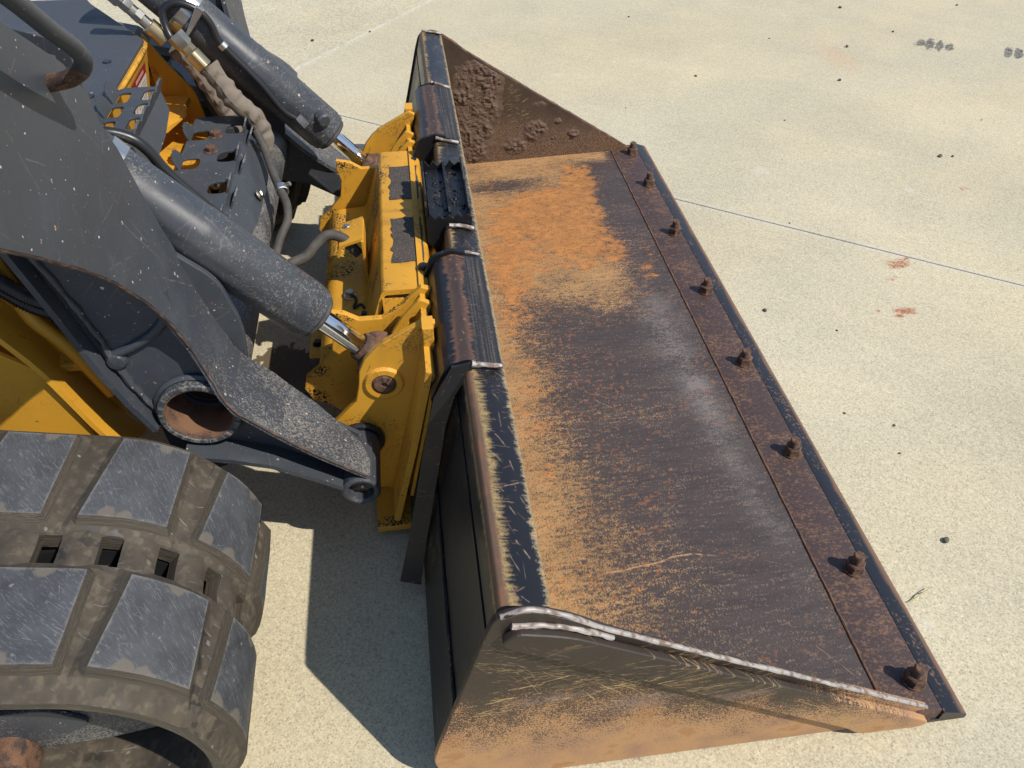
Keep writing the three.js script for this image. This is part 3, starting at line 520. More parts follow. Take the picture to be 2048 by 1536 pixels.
        const ed = ss(0.05, 0.0, 0.53 + y - 0.636 * 0 - (0.535 - 0.636 * (x + 0.66) - 0.02)) ; put(BLK, 0.0 * ed);
      }
      o[0] = c[0] * (0.9 + 0.2 * sp); o[1] = c[1] * (0.9 + 0.2 * sp); o[2] = c[2] * (0.9 + 0.2 * sp); o[3] = h + 0.1 * (fine - 0.5); o[4] = ro;
    });
    const X = (x) => ((x + 0.93) / 0.9) * 1536, Y = (y) => (y / 0.52) * 888;
    if (!far) { for (let c = 0; c < 95; c++) { const x0 = -0.86 + 0.72 * rnd(), y0 = 0.41 - 0.56 * (x0 + 0.8) + rr(-0.1, 0.035), an = -0.5 + rr(-0.35, 0.75), n = 3 + 9 * rnd(); for (let i = 0; i < n; i++) p.scratch(X(x0 + rr(-0.03, 0.03)), Y(y0 + rr(-0.016, 0.016)), rr(20, 60) + 220 * rnd() ** 3, an + rr(-0.12, 0.12), rr(0.3, 0.6) + 1.2 * rnd() ** 4, rnd() < 0.6 ? GOLD : [0.22, 0.13, 0.08], rr(0.15, 0.8), 0.3); } for (let i = 0; i < 34; i++) p.scratch(X(rr(-0.86, -0.62)), Y(rr(0.22, 0.31)), rr(20, 130), rr(-0.1, 0.35), rr(0.6, 1.6), GOLD, 0.85, 0.2); }
    else for (let i = 0; i < 120; i++) { const t = rnd(); p.scratch(X(-0.5 + rr(-0.06, 0.06) - 0.05 * t), Y(mix(0.14, 0.3, t)), rr(8, 50), rr(-0.2, 0.9), rr(0.5, 1.3), [0.36, 0.28, 0.11], rr(0.3, 0.8), 0.4); }
    return p.mat(0, 0.0014);
  };
  const nearMat = sidePaint(false), farMat = sidePaint(true);
  const nearPlate = part('side_plate', remapUV(plate(outline, 1.053, 0.012, 0.002), sideUV), nearMat, bucket, 'side plate caked with tan soil and rust along its foot');
  const farPlate = part('side_plate', remapUV(plate(outline, -1.065, 0.012, 0.002), sideUV), farMat, bucket, 'side plate with dried brown mud on its inner face');
  // stiffener along the slanted edge of each side
  const stiff = rounded([[-0.805, 0.44], [-0.785, 0.458], [-0.715, 0.436], [-0.655, 0.397], [-0.085, 0.032], [-0.075, 0.02], [-0.09, 0.008], [-0.2, 0.012], [-0.228, 0.04], [-0.795, 0.425]], [0.01, 0.015, 0.03, 0.03, 0.01, 0.01, 0.01, 0.02, 0.01, 0.01], 4);
  for (const s of [1, -1]) { let g = remapUV(plate(stiff, 1.0655, 0.014, 0.003), (x, y, z) => sideUV(x, y, z)); if (s < 0) g = mirrorZ(g); part('side_stiffener', g, nearMat, s > 0 ? nearPlate : farPlate); }
  // top edges of the side plates are ground down to bare metal; a weld runs along the near one
  const topLine = (z, dy = 0) => [[-0.803, 0.476 + dy, z], [-0.768, 0.485 + dy, z], [-0.72, 0.462 + dy, z], [-0.67, 0.423 + dy, z], [-0.5, 0.312 + dy, z], [-0.3, 0.185 + dy, z], [-0.08, 0.045 + dy, z]];
  part('weld_bead', wornEdge(topLine(1.0615, -0.0005), 0.0046), M.weld, nearPlate, 'bright ground weld along the slanted edge');
  part('weld_bead', weldBead([[-0.79, 0.461, 1.0665], [-0.74, 0.45, 1.0665], [-0.69, 0.426, 1.0665], [-0.655, 0.402, 1.0665]], 0.005), M.weld, nearPlate);
  part('rust_edge', wornEdge(topLine(-1.0575, -0.001), 0.0048), M.rust, farPlate, 'rusty slanted edge');
  part('weld_bead', weldBead([[-0.738, 0.477, -1.05], [-0.77, 0.484, -1.05], [-0.8, 0.489, -1.05]], 0.0042), M.weld, farPlate);
  // dried mud on the inner face of the far side
  {
    const NX = 300, NY = 200, H = [], pos = [], idx = [], map = new Map();
    const inside = (x, y) => y > 0.03 && y < Math.min(0.47, 0.418 - 0.636 * (x + 0.66) - 0.012) && x > -0.84;
    const h = (x, y) => {
      if (!inside(x, y)) return -1;
      const big = fbm(x * 9 + 3, y * 9 + 3, 3, 431), m = Math.max(1.0 * blob(x, y, -0.64, 0.27, 0.095, 0.2), 0.9 * blob(x, y, -0.66, 0.12, 0.1, 0.12), 0.95 * blob(x, y, -0.425, 0.135, 0.05, 0.055), 0.8 * blob(x, y, -0.41, 0.225, 0.055, 0.024), 0.8 * blob(x, y, -0.345, 0.165, 0.03, 0.02), 0.85 * blob(x, y, -0.5, 0.075, 0.06, 0.04), 0.7 * blob(x, y, -0.29, 0.115, 0.04, 0.02), 0.6 * blob(x, y, -0.36, 0.1, 0.03, 0.02)) + 0.7 * (big - 0.5) + 0.35 * (fbm(x * 34, y * 34, 3, 437) - 0.5);
      if (m < 0.42) return -1;
      return 0.0005 + 0.0062 * ss(0.42, 0.8, m) * (0.2 + 1.1 * vn(x * 120, y * 120, 433) * vn(x * 47, y * 47, 434) * 1.8 + 0.5 * vn(x * 260, y * 260, 435)) - 0.0012;
    };
    const id = (i, j) => { const k = j * NX + i; if (!map.has(k)) { const x = mix(-0.84, -0.1, i / NX), y = mix(0.03, 0.48, j / NY), q = Math.max(h(x, y), 0); map.set(k, pos.length / 3); pos.push(x, y, -1.0532 + q); } return map.get(k); };
    for (let j = 0; j < NY; j++) for (let i = 0; i < NX; i++) { const x = mix(-0.84, -0.1, (i + 0.5) / NX), y = mix(0.03, 0.48, (j + 0.5) / NY); if (h(x, y) <= 0) continue; const a = id(i, j), b = id(i + 1, j), c = id(i + 1, j + 1), d = id(i, j + 1); idx.push(a, b, c, a, c, d); }
    const g = new THREE.BufferGeometry(); g.setAttribute('position', new THREE.Float32BufferAttribute(pos, 3)); g.setIndex(idx); g.computeVertexNormals();
    const uv = new Float32Array((pos.length / 3) * 2); for (let i = 0; i < pos.length / 3; i++) { uv[2 * i] = pos[3 * i]; uv[2 * i + 1] = pos[3 * i + 1]; } g.setAttribute('uv', new THREE.BufferAttribute(uv, 2));
    part('dried_mud', keep(g), M.mud, farPlate, 'lumpy crust of dried brown mud').userData.kind = 'stuff';
  }
  // welded lip and bolt-on cutting edge
  const lp = new Paint(2048, 256).fill((u, v, o, i, j) => { const z = mix(-1.1, 1.1, u), s = v * 0.25, st = fbm(z * 60, s * 30 + 4, 4, 441), md = fbm(z * 12, s * 20 + 4, 4, 443), fine = vn(i * 0.5, j * 0.5, 445), sp = hash(i, j, 447); const g2 = vn(z * 300, s * 160, 448), t = ss(0.46, 0.74, 0.22 * st + md * 0.22 + fine * 0.3 + g2 * 0.26); const b = 0.85 + 0.3 * sp; o[0] = b * mix(0.055, 0.19, t * 0.85); o[1] = b * mix(0.036, 0.1, t * 0.85); o[2] = b * mix(0.033, 0.055, t * 0.85); o[3] = 0.5 + 0.3 * (fine - 0.5) + 0.2 * t; o[4] = mix(0.5, 0.85, t); });
  const lipUV = (g) => { const uv = g.attributes.uv; for (let i = 0; i < uv.count; i++) uv.setXY(i, (uv.getX(i) + 1.1) / 2.2, uv.getY(i) / 0.25); return g; };
  const lip = part('welded_lip', lipUV(sweep(rounded([[-0.146, 0.0125], [-0.0525, 0.0125], [-0.0525, 0.042], [-0.146, 0.0405]], 0.003, 3), -1.085, 1.069, 4)), lp.mat(0, 0.001), bucket, 'brown rusty lip strip carrying the bolts');
  part('weld_seam', weldBead([[-0.1465, 0.0395, -1.05], [-0.1465, 0.0395, 0], [-0.1465, 0.0395, 1.05]], 0.0026), M.rustLight, lip);
  const cp = new Paint(2048, 256).fill((u, v, o, i, j) => { const z = mix(-1.15, 1.15, u), s = v * 0.42, fine = vn(i * 0.5, j * 0.5, 451), md = fbm(z * 14, s * 30 + 2, 4, 453), sp = vn(z * 260, s * 260, 455); const d = s - 0.173;   // 0 at the tip corner
    const t = Math.max(ss(0.016, 0.004, Math.abs(d - 0.004) + 0.014 * (md - 0.5)), 0.8 * ss(0.68, 0.84, sp * 0.6 + md * 0.45)); o[0] = mix(0.013, 0.15, t); o[1] = mix(0.015, 0.085, t); o[2] = mix(0.019, 0.055, t); o[3] = 0.5 + 0.2 * (fine - 0.5) - 0.1 * t; o[4] = mix(0.3, 0.85, t) + 0.1 * md; });
  const ceg = sweep(rounded([[-0.16, 0.0035], [0, 0.0035], [0, 0.0165], [-0.007, 0.0225], [-0.049, 0.036], [-0.0505, 0.0118], [-0.16, 0.0118]], [0, 0.002, 0.003, 0.004, 0.003, 0, 0], 3), -1.11, 1.072, 4);
  { const uv = ceg.attributes.uv; for (let i = 0; i < uv.count; i++) uv.setXY(i, (uv.getX(i) + 1.15) / 2.3, uv.getY(i) / 0.42); }
  part('cutting_edge', ceg, cp.mat(0, 0.0008), bucket, 'bolted cutting edge with dark paint and a rusty front lip');
  const zs = [-1.0144, -0.781, -0.4686, -0.1562, 0.1562, 0.4686, 0.781, 1.0144];
  for (const z of zs) {
    const a = rr(0, 1), b = part('bolt', cyl([-0.077, 0.0415, z], [0, 1, 0], 0.0205, 0.004, 0.001, 20), M.rust, bucket);
    const nut = hex([0, 0, 0], [0, 1, 0], 0.0188, 0.02); nut.rotateY(a); nut.translate(-0.077, 0.0455, z); part('nut', boxUV(nut), M.rust, b);
    const L = 0.017 + 0.004 * rnd(), prof = [[0.011, 0]]; for (let k = 0; k < 7; k++) { prof.push([0.0113, 0.002 + (k * L) / 7.5], [0.0103, 0.0032 + (k * L) / 7.5]); } prof.push([0.0108, L], [0.0092, L + 0.0022], [0.00001, L + 0.0024]);
    part('threaded_end', lathe([-0.077, 0.0654, z], [0, 1, 0], prof, 18), M.rust, b);
  }
  const sp0 = new Paint(1024, 384).fill((u, v, o, i, j) => {
    const z = 0.266 + 0.322 * u, s = v * 0.3, md = fbm(z * 16, s * 50 + 3, 4, 461), fine = vn(i * 0.5, j * 0.5, 463), ln = vn(z * 9, s * 420, 465), hair = vn(z * 330, s * 60, 467);
    let c = [0.01, 0.011, 0.0135], ro = 0.3 + 0.15 * md; const put = (q, t) => { c = [mix(c[0], q[0], t), mix(c[1], q[1], t), mix(c[2], q[2], t)]; };
    const top = ss(0.05, 0.04, s) * ss(0.003, 0.012, s); put([0.075, 0.062, 0.052], top * ss(0.4, 0.75, 0.5 * ln + 0.5 * fine)); ro = mix(ro, 0.7, top * 0.6);
    const d = Math.abs(s - 0.063), band = ss(0.02, 0.011, d + 0.012 * (hair - 0.5) + 0.014 * (md - 0.5)); put([0.032 + 0.045 * md, 0.022 + 0.022 * md, 0.026], band * 0.92); ro = mix(ro, 0.6, band);
    const rim = band * ss(0.006, 0.015, d + 0.006 * (hair - 0.5)); put([0.2, 0.1, 0.05], 0.65 * rim * (0.4 + 0.6 * fine)); put([0.26, 0.13, 0.06], 0.6 * band * ss(0.68, 0.8, fbm(z * 60, s * 90, 3, 469)));
    o[0] = c[0]; o[1] = c[1]; o[2] = c[2]; o[3] = 0.5 + 0.15 * (fine - 0.5) + 0.1 * md; o[4] = ro;
  });
  for (let i = 0; i < 60; i++) sp0.scratch(rr(0, 1024), rr(10, 230), rr(8, 60), rr(-0.4, 1.6), rr(0.4, 1), rnd() < 0.5 ? [0.3, 0.2, 0.12] : [0.12, 0.11, 0.1], rr(0.3, 0.8), 0.4);
  const saddleMat = sp0.mat(0, 0.0008);
  const saddleUV = (g) => { const uv = g.attributes.uv; for (let i = 0; i < uv.count; i++) uv.setXY(i, (Math.abs(uv.getX(i)) - 0.266) / 0.322, uv.getY(i) / 0.3); return g; };
  // saddles that hang over the rim for the quick attach, one each side
  for (const s of [1, -1]) {
    const f = (g) => (s > 0 ? g : mirrorZ(g));
    const sad = part('attach_saddle', f(saddleUV(sweep(rounded([[-0.744, 0.4825], [-0.803, 0.4985], [-0.838, 0.488], [-0.868, 0.412], [-0.86, 0.408], [-0.832, 0.479], [-0.803, 0.4892], [-0.7445, 0.4752]], [0.002, 0.006, 0.01, 0.002, 0.002, 0.006, 0.003, 0.002], 4), 0.266, 0.588, 2))), saddleMat, bucket, 'black bent plate welded over the rim');
    part('end_gusset', f(plate(rounded([[-0.775, 0.499], [-0.803, 0.5065], [-0.845, 0.495], [-0.876, 0.41], [-0.868, 0.365], [-0.835, 0.36], [-0.8, 0.48]], [0.003, 0.005, 0.012, 0.02, 0.015, 0.01, 0.004], 5), 0.256, 0.009, 0.0015)), M.black, sad);
    part('round_boss', f(cyl([-0.85, 0.398, 0.226], [0, 0, 1], 0.028, 0.029, 0.003)), s > 0 ? M.black : M.mud, sad);
    part('weld_bead', f(weldBead([[-0.748, 0.4835, 0.252], [-0.775, 0.491, 0.251], [-0.803, 0.499, 0.253]], 0.0042)), M.weld, sad);
    part('weld_bead', f(weldBead([[-0.744, 0.484, 0.594], [-0.77, 0.4915, 0.598], [-0.795, 0.4985, 0.6]], 0.005)), M.weld, sad);
    const LF = [[-0.828, 0.49, 0.59], [-0.862, 0.43, 0.6], [-0.877, 0.37, 0.606], [-0.893, 0.3, 0.618], [-0.912, 0.21, 0.634], [-0.931, 0.13, 0.655], [-0.957, 0.045, 0.69]];
    const RF = [[-0.785, 0.499, 0.592], [-0.825, 0.44, 0.604], [-0.845, 0.375, 0.61], [-0.86, 0.3, 0.622], [-0.879, 0.21, 0.638], [-0.897, 0.13, 0.66], [-0.918, 0.035, 0.695]];
    part('outer_flange', f(ruled(RF, LF, 0.009, 2)), M.blackWorn, sad, 'long black flange down the back of the bucket');
  }
  // torn serrated step welded on the middle of the rim
  const teeth = (z0, z1, y0, y1, n, amp) => { const t = []; for (let k = 0; k <= n; k++) { const z = mix(z0, z1, k / n); t.push([z, y1 + (k % 2 ? amp : 0) * rr(0.5, 1.2) + rr(-0.003, 0.003)]); } return [[z0, y0], [z1, y0], ...t.reverse()]; };
  const step = part('serrated_step', box(-0.838, -0.752, 0.488, 0.494, -0.098, 0.136, 0.001), M.blackWorn, bucket, 'torn black serrated step plate on the middle of the rim');
  part('serrated_strip', plateZY(teeth(-0.105, 0.128, 0.43, 0.512, 15, 0.013), -0.846, 0.005), M.black, step);
  part('serrated_strip', plateZY(teeth(-0.098, 0.136, 0.478, 0.511, 17, 0.014), -0.757, 0.004), M.blackWorn, step);
  part('rib', plateZY(teeth(-0.1, 0.13, 0.49, 0.509, 7, 0.003), -0.798, 0.006), M.black, step);
  for (const z of [-0.103, 0.133]) { const t = []; for (let k = 0; k <= 10; k++) { const x = mix(-0.846, -0.75, k / 10); t.push([x, 0.5 + (k % 2 ? 0.016 : 0.002) * rr(0.5, 1.1)]); } part('end_plate', plate([[-0.846, 0.45], [-0.824, 0.42], [-0.752, 0.478], ...t.reverse()], z, 0.005, 0.001), M.black, step); }
  { const lumps = []; for (let k = 0; k < 60; k++) { const g = new THREE.IcosahedronGeometry(rr(0.0015, 0.005), 1); g.scale(1, rr(0.4, 0.8), 1); g.translate(rr(-0.838, -0.76), 0.4945, rr(-0.09, 0.128)); lumps.push(boxUV(g)); } part('dirt_crumbs', join(lumps), M.blackWorn, step).userData.kind = 'stuff'; }
  part('weld_bead', weldBead([[-0.748, 0.4805, 0.148], [-0.775, 0.488, 0.146], [-0.8, 0.494, 0.149]], 0.005), M.weld, step);
}
// ───────────────────────────── track loader ─────────────────────────────
{
  const loader = thing('track_loader', 'yellow and charcoal compact track loader with scratched lift arms behind the bucket', 'track loader', [-1.6, 0, 0]);
  const both = (f) => { for (const s of [1, -1]) f(s, (g) => (s > 0 ? g : mirrorZ(g))); };
  const bolt = (p, d, r, l, mat, parent, washer = true) => { const b = part('bolt', hex(p, d, r, l), mat, parent); if (washer) part('washer', cyl([p[0] - d[0] * 0.001, p[1] - d[1] * 0.001, p[2] - d[2] * 0.001], d, r * 1.35, 0.0025, 0.0006, 20), mat, b); return b; };

  // ── lift arms: top plate that twists into the knee, recessed web, edge flanges ──
  // the front plate is rolled to this profile (height, x) and reaches from zi to zo across
  const lerpTable = (T, y) => { let i = 1; while (i < T.length - 1 && T[i][0] < y) i++; return mix(T[i - 1][1], T[i][1], clamp((y - T[i - 1][0]) / (T[i][0] - T[i - 1][0]))); };
  const PROF = [[0.18, -0.915], [0.248, -0.991], [0.316, -1.071], [0.374, -1.13], [0.439, -1.188], [0.465, -1.203], [0.5, -1.2165], [0.56, -1.233], [0.626, -1.2475], [0.7, -1.2595], [0.76, -1.266], [0.84, -1.271], [1.0, -1.275], [1.4, -1.28]];
  const ZO = [[0.248, 0.6], [0.439, 0.6], [0.468, 0.592], [0.5, 0.578], [0.556, 0.572], [0.617, 0.583], [0.683, 0.616], [0.753, 0.668], [0.811, 0.726], [0.86, 0.781], [0.895, 0.823], [0.931, 0.868], [1.023, 0.983], [1.094, 1.066], [1.2, 1.15]];
  const ZI = [[0.248, 0.56], [0.262, 0.52], [0.321, 0.476], [0.392, 0.456], [0.464, 0.458], [0.5, 0.448], [0.67, 0.446], [0.771, 0.466], [0.847, 0.483], [0.917, 0.519], [0.951, 0.521], [0.997, 0.554], [1.082, 0.668], [1.141, 0.754], [1.2, 0.861]];
  const strip = (y0, y1, n) => { const O = [], I = []; for (let i = 0; i <= n; i++) { const y = mix(y1, y0, i / n), x = lerpTable(PROF, y); O.push([x, y, lerpTable(ZO, y)]); I.push([x, y, lerpTable(ZI, y)]); } return [O, I]; };
  const webTop = [[-1.46, 1.06], [-1.288, 1.0], [-1.283, 0.84], [-1.272, 0.7], [-1.26, 0.626], [-1.246, 0.56], [-1.229, 0.5], [-1.2, 0.434], [-1.138, 0.366], [-1.08, 0.309], [-1.0, 0.24]];
  const low = [[-1.045, 0.2], [-1.08, 0.232], [-1.16, 0.282], [-1.235, 0.298], [-1.25, 0.26], [-1.33, 0.24], [-1.338, 0.385], [-1.353, 0.449], [-1.377, 0.523], [-1.404, 0.648], [-1.43, 0.753], [-1.455, 0.87]];
  const TUBE = [-1.258, 0.413];
  both((s, f) => {
    const arm = part('lift_arm', f(boxUV(plate([...webTop, [-0.985, 0.2], [-1.0, 0.17], ...low], 0.534, 0.016, 0.001, [[TUBE[0], TUBE[1], 0.058], [-1.098, 0.298, 0.0045], [-1.075, 0.283, 0.0045]]))), M.armPaint, loader, 'lift arm knee with shaded web and chipped top plate');
    part('front_plate', f(ruled(...strip(0.585, 1.2, 60), 0.01, 3)), M.armPaint, arm, 'broad charcoal front plate flecked with stone chips');
    part('front_plate', f(ruled(...strip(0.45, 0.585, 18), 0.01, 3)), M.armMid, arm);
    part('front_plate', f(ruled(...strip(0.248, 0.45, 18), 0.01, 3)), M.armWorn, arm, 'narrow leg plate sanded by gravel');
    { const [O] = strip(0.25, 1.19, 50); part('worn_edge', f(wornEdge(O.map(([x, y, z]) => [x - 0.003, y - 0.002, z - 0.001]), 0.0032)), M.rubbed, arm, 'edge of the front plate worn to bare brown steel'); }
    part('inner_web', f(boxUV(plate([...webTop, [-0.985, 0.21], ...low], 0.48, 0.01, 0.001, [[TUBE[0], TUBE[1], 0.05]]))), M.armPaint, arm);
    // flanges along the lower edges
    const lo = (z) => [[-1.04, 0.211, z], [-1.08, 0.24, z], [-1.16, 0.292, z], [-1.222, 0.315, z], [-1.3, 0.335, z]];
    part('bottom_flange', f(ruled(lo(0.6), lo(0.5), 0.009, 2)), M.armPaint, arm);
    const re = (z, d) => [[-1.33 - d, 0.392, z], [-1.353 - d, 0.449, z], [-1.377 - d, 0.523, z], [-1.404 - d, 0.648, z], [-1.43 - d, 0.753, z], [-1.455 - d, 0.85, z]];
    part('rear_flange', f(ruled(re(0.533, 0), re(0.58, 0), 0.01, 2)), M.armPaint, arm);
    part('weld_bead', f(weldBead([[-1.3, 0.352, 0.551], [-1.338, 0.43, 0.552], [-1.365, 0.52, 0.552], [-1.372, 0.57, 0.553], [-1.4, 0.68, 0.552], [-1.42, 0.74, 0.551]], 0.007)), M.armPaint, arm);
    part('rod_brace', f(tube([[-1.362, 0.54, 0.552], [-1.327, 0.555, 0.553], [-1.287, 0.58, 0.553], [-1.26, 0.615, 0.552], [-1.256, 0.655, 0.551]], 0.008, 24, 8)), M.armPaint, arm);
    part('weld_knob', f(lathe([-1.36, 0.53, 0.548], [0, 0, 1], [[0.017, 0], [0.017, 0.007], [0.013, 0.014], [0.00001, 0.017]], 14)), M.armPaint, arm);
    part('tube_collar', f(ring([TUBE[0], TUBE[1], 0.549], [0, 0, 1], 0.0755, 0.066, 0.014, 0.005)), M.armPaint, arm);
    part('pivot_boss', f(ring([-1.012, 0.207, 0.47], [0, 0, 1], 0.036, 0.024, 0.132, 0.004)), M.armPaint, arm, 'round hinge boss at the arm tip');
    part('pivot_pin', f(cyl([-1.012, 0.207, 0.4], [0, 0, 1], 0.0235, 0.182, 0.003)), M.rust, arm);
    part('grease_fitting', f(cyl([-1.009, 0.211, 0.581], [0, 0, 1], 0.004, 0.012, 0.001, 10)), M.brass, arm);
    part('end_cap', f(box(-1.02, -0.988, 0.2, 0.24, 0.5, 0.59, 0.004)), M.armPaint, arm);
  });
  part('cross_tube', ring([TUBE[0], TUBE[1], -0.576], [0, 0, 1], 0.068, 0.056, 1.152, 0.003, 48), M.armWorn, loader, 'round cross tube through both lift arms, open and rusty at the end');
  both((s, f) => part('tube_lining', f(ring([TUBE[0], TUBE[1], 0.2], [0, 0, 1], 0.0565, 0.0548, 0.374, 0.0005, 48)), M.rustLight, loader));
  both((s, f) => part('cross_gusset', f(boxUV(plate(rounded([[-1.3, 0.3], [-1.2, 0.33], [-1.18, 0.5], [-1.2, 0.6], [-1.3, 0.7]], 0.03), 0.44, 0.012, 0.002, [[TUBE[0], TUBE[1], 0.066]]))), M.armPaint, loader));

  // ── tilt cylinders ──
  const P0 = [-0.9617, 0.3471], DX = [-0.6645, 0.7473], at = (t, n = 0) => [P0[0] + DX[0] * t + DX[1] * n, P0[1] + DX[1] * t - DX[0] * n];
  const dir = [DX[0], DX[1], 0], ZC = 0.384;
  both((s, f) => {
    const c = part('tilt_cylinder', f(lathe([...at(0.158), ZC], dir, [[0.024, 0], [0.045, 0], [0.0505, 0.004], [0.0515, 0.01], [0.0515, 0.016], [0.0532, 0.019], [0.0532, 0.24], [0.0534, 0.25], [0.0518, 0.258], [0.0518, 0.6], [0.02, 0.6]], 48)), M.barrel, loader, 'charcoal tilt cylinder with scuffed barrel');
    part('chrome_rod', f(cyl([...at(0.025), ZC], dir, 0.0205, 0.16, 0.001, 40)), M.chrome, c, 'polished chrome rod');
    part('wiper_seal', f(ring([...at(0.149), ZC], dir, 0.044, 0.0205, 0.012, 0.003)), M.hose, c);
    part('rod_eye', f(cyl([P0[0], P0[1], ZC - 0.04], [0, 0, 1], 0.042, 0.08, 0.006)), M.rust, c);
    part('rod_collar', f(ring([...at(0.03), ZC], dir, 0.0285, 0.0205, 0.022, 0.004)), M.rust, c);
    part('band_clamp', f(ring([...at(0.56), ZC], dir, 0.054, 0.0516, 0.026, 0.0006, 48)), M.steelBand, c);
    if (s > 0) part('oil_line', f(tube([[-1.37, 0.82, 0.335], [-1.335, 0.812, 0.335], [-1.318, 0.806, 0.332], [-1.298, 0.794, 0.33], [-1.282, 0.772, 0.328], [-1.268, 0.74, 0.327], [-1.15, 0.58, 0.327]], 0.0095, 50, 12)), M.blackSteel, c, 'black steel oil line');
    else {
      part('oil_line', tube([[-1.133, 0.53, -0.33], [-1.159, 0.553, -0.325], [-1.203, 0.626, -0.325], [-1.259, 0.703, -0.325], [-1.274, 0.726, -0.325], [-1.283, 0.764, -0.325], [-1.303, 0.791, -0.325], [-1.346, 0.808, -0.325], [-1.374, 0.794, -0.32], [-1.375, 0.763, -0.31], [-1.363, 0.739, -0.295], [-1.345, 0.745, -0.275]], 0.0085, 90, 12), M.blackSteel, c, 'black steel oil line bent in a loop');
      part('line_sleeve', ring([-1.262, 0.708, -0.325], [-0.57, 0.82, 0], 0.0105, 0.0085, 0.014, 0.001), M.steelBand, c);
      part('line_clamp', plate(rounded([[-1.345, 0.735], [-1.33, 0.745], [-1.285, 0.795], [-1.3, 0.806]], 0.004), -0.318, 0.012, 0.001), M.steelBand, c);
      const p0 = at(0.205, 0.0); part('port_block', f(boxUV(cyl([p0[0] + 0.03, p0[1] + 0.024, ZC - 0.062], [-0.5, 0.2, 1], 0.017, 0.03, 0.004, 20))), M.barrel, c);
      part('port_nut', hex([-1.118, 0.512, -0.332], [-0.55, 0.8, 0], 0.016, 0.03), M.barrel, c);
    }
  });

  // ── quick attach ──
  const qa = part('quick_attach', sweep(rounded([[-0.945, 0.447], [-0.848, 0.447], [-0.842, 0.39], [-0.85, 0.385], [-0.857, 0.436], [-0.94, 0.436], [-0.985, 0.29], [-1.065, 0.283], [-1.085, 0.262], [-1.085, 0.2], [-1.096, 0.2], [-1.096, 0.268], [-1.072, 0.294], [-0.995, 0.3]], [0.012, 0.008, 0.002, 0.002, 0.006, 0.006, 0.01, 0.01, 0.012, 0, 0, 0.016, 0.014, 0.012], 4), -0.3, 0.3, 6), M.yellowDirty, loader, 'yellow quick attach carriage with worn paint');
  part('front_plate', ruled([[-0.86, 0.45, 0.56], [-0.9, 0.27, 0.56], [-0.952, 0.06, 0.56]], [[-0.86, 0.45, -0.56], [-0.9, 0.27, -0.56], [-0.952, 0.06, -0.56]], 0.012, 4), M.yellow, qa);
  part('upper_lip', sweep([[-0.842, 0.4], [-0.826, 0.42], [-0.832, 0.428], [-0.852, 0.405]], -0.54, 0.54, 2), M.yellow, qa);
  both((s, f) => part('bottom_ledge', f(box(-1.0, -0.93, 0.028, 0.045, 0.3, 0.56, 0.004)), M.yellowDirty, qa));
  const pad = (z0, z1) => { const L = []; const q0 = rnd() * 50; let k0 = 0; const e = () => { k0 += 1; return 0.011 * (vn(k0 * 0.42 + q0, 1, 71) - 0.5) + (rnd() < 0.12 ? rr(-0.006, 0.002) : 0); }; for (let k = 0; k <= 16; k++) L.push([mix(-0.855, -0.858, k / 16) + e() * 0.3, mix(z0, z1, k / 16)]); for (let k = 1; k < 8; k++) L.push([mix(-0.858, -0.922, k / 8), z1 + e() * 0.4]); for (let k = 0; k <= 22; k++) L.push([-0.922 - e(), mix(z1, z0, k / 22)]); for (let k = 1; k < 8; k++) L.push([mix(-0.922, -0.855, k / 8), z0 + e() * 0.4]);
    const g = plate(L, 0, 0.0016, 0.0003); g.rotateX(Math.PI / 2); g.translate(0, 0.4488, 0); return boxUV(g); };
  for (const [a, b] of [[-0.215, -0.055], [0.03, 0.205]]) part('grip_pad', pad(a, b), M.grip, qa, 'worn black anti-slip pad');
  bolt([-0.86, 0.4475, 0.236], [0, 1, 0], 0.011, 0.012, M.blackSteel, qa); bolt([-0.862, 0.4475, -0.25], [0, 1, 0], 0.009, 0.004, M.blackSteel, qa, false);
  part('end_tab', boxUV(ruled([[-0.945, 0.43, 0.3], [-0.92, 0.43, 0.302], [-0.86, 0.43, 0.304]], [[-0.945, 0.33, 0.318], [-0.92, 0.345, 0.318], [-0.87, 0.36, 0.318]], 0.006, 2)), M.yellowDirty, qa);
  both((s, f) => {
    const inner = [[-0.85, 0.46], [-0.868, 0.467], [-0.912, 0.425], [-0.95, 0.4], [-0.995, 0.4], [-1.022, 0.418], [-1.055, 0.425], [-1.058, 0.4], [-1.05, 0.37], [-1.058, 0.325], [-1.09, 0.288], [-1.12, 0.262], [-1.128, 0.232], [-1.115, 0.2], [-1.085, 0.185], [-1.04, 0.14], [-1.0, 0.06], [-0.955, 0.06], [-0.9, 0.27]];
    part('clevis_plate', f(plate(inner, 0.312, 0.014, 0.002, [[-0.905, 0.395, 0.009]])), M.yellowDirty, qa);
    const outer = [[-0.848, 0.478], [-0.862, 0.487], [-0.913, 0.46], [-0.945, 0.443], [-0.966, 0.425], [-0.984, 0.404], [-0.996, 0.378], [-1.001, 0.343], [-1.011, 0.304], [-1.039, 0.274], [-1.062, 0.25], [-1.068, 0.215], [-1.05, 0.17], [-1.02, 0.06], [-0.955, 0.04], [-0.9, 0.27]];
    const op = part('clevis_plate', f(plate(outer, 0.443, 0.014, 0.002)), M.yellow, qa, 'outer yellow clevis plate with pin boss');
    part('pin_boss', f(lathe([-0.953, 0.347, 0.4565], [0, 0, 1], [[0.024, 0.0065], [0.0345, 0.0065], [0.037, 0.0045], [0.039, 0], [0.045, 0]], 32)), M.yellow, op);
    part('pin', f(lathe([-0.953, 0.347, 0.44], [0, 0, 1], [[0.00001, 0.019], [0.006, 0.019], [0.0065, 0.024], [0.018, 0.024], [0.022, 0.021], [0.022, 0]], 24)), M.rust, op);
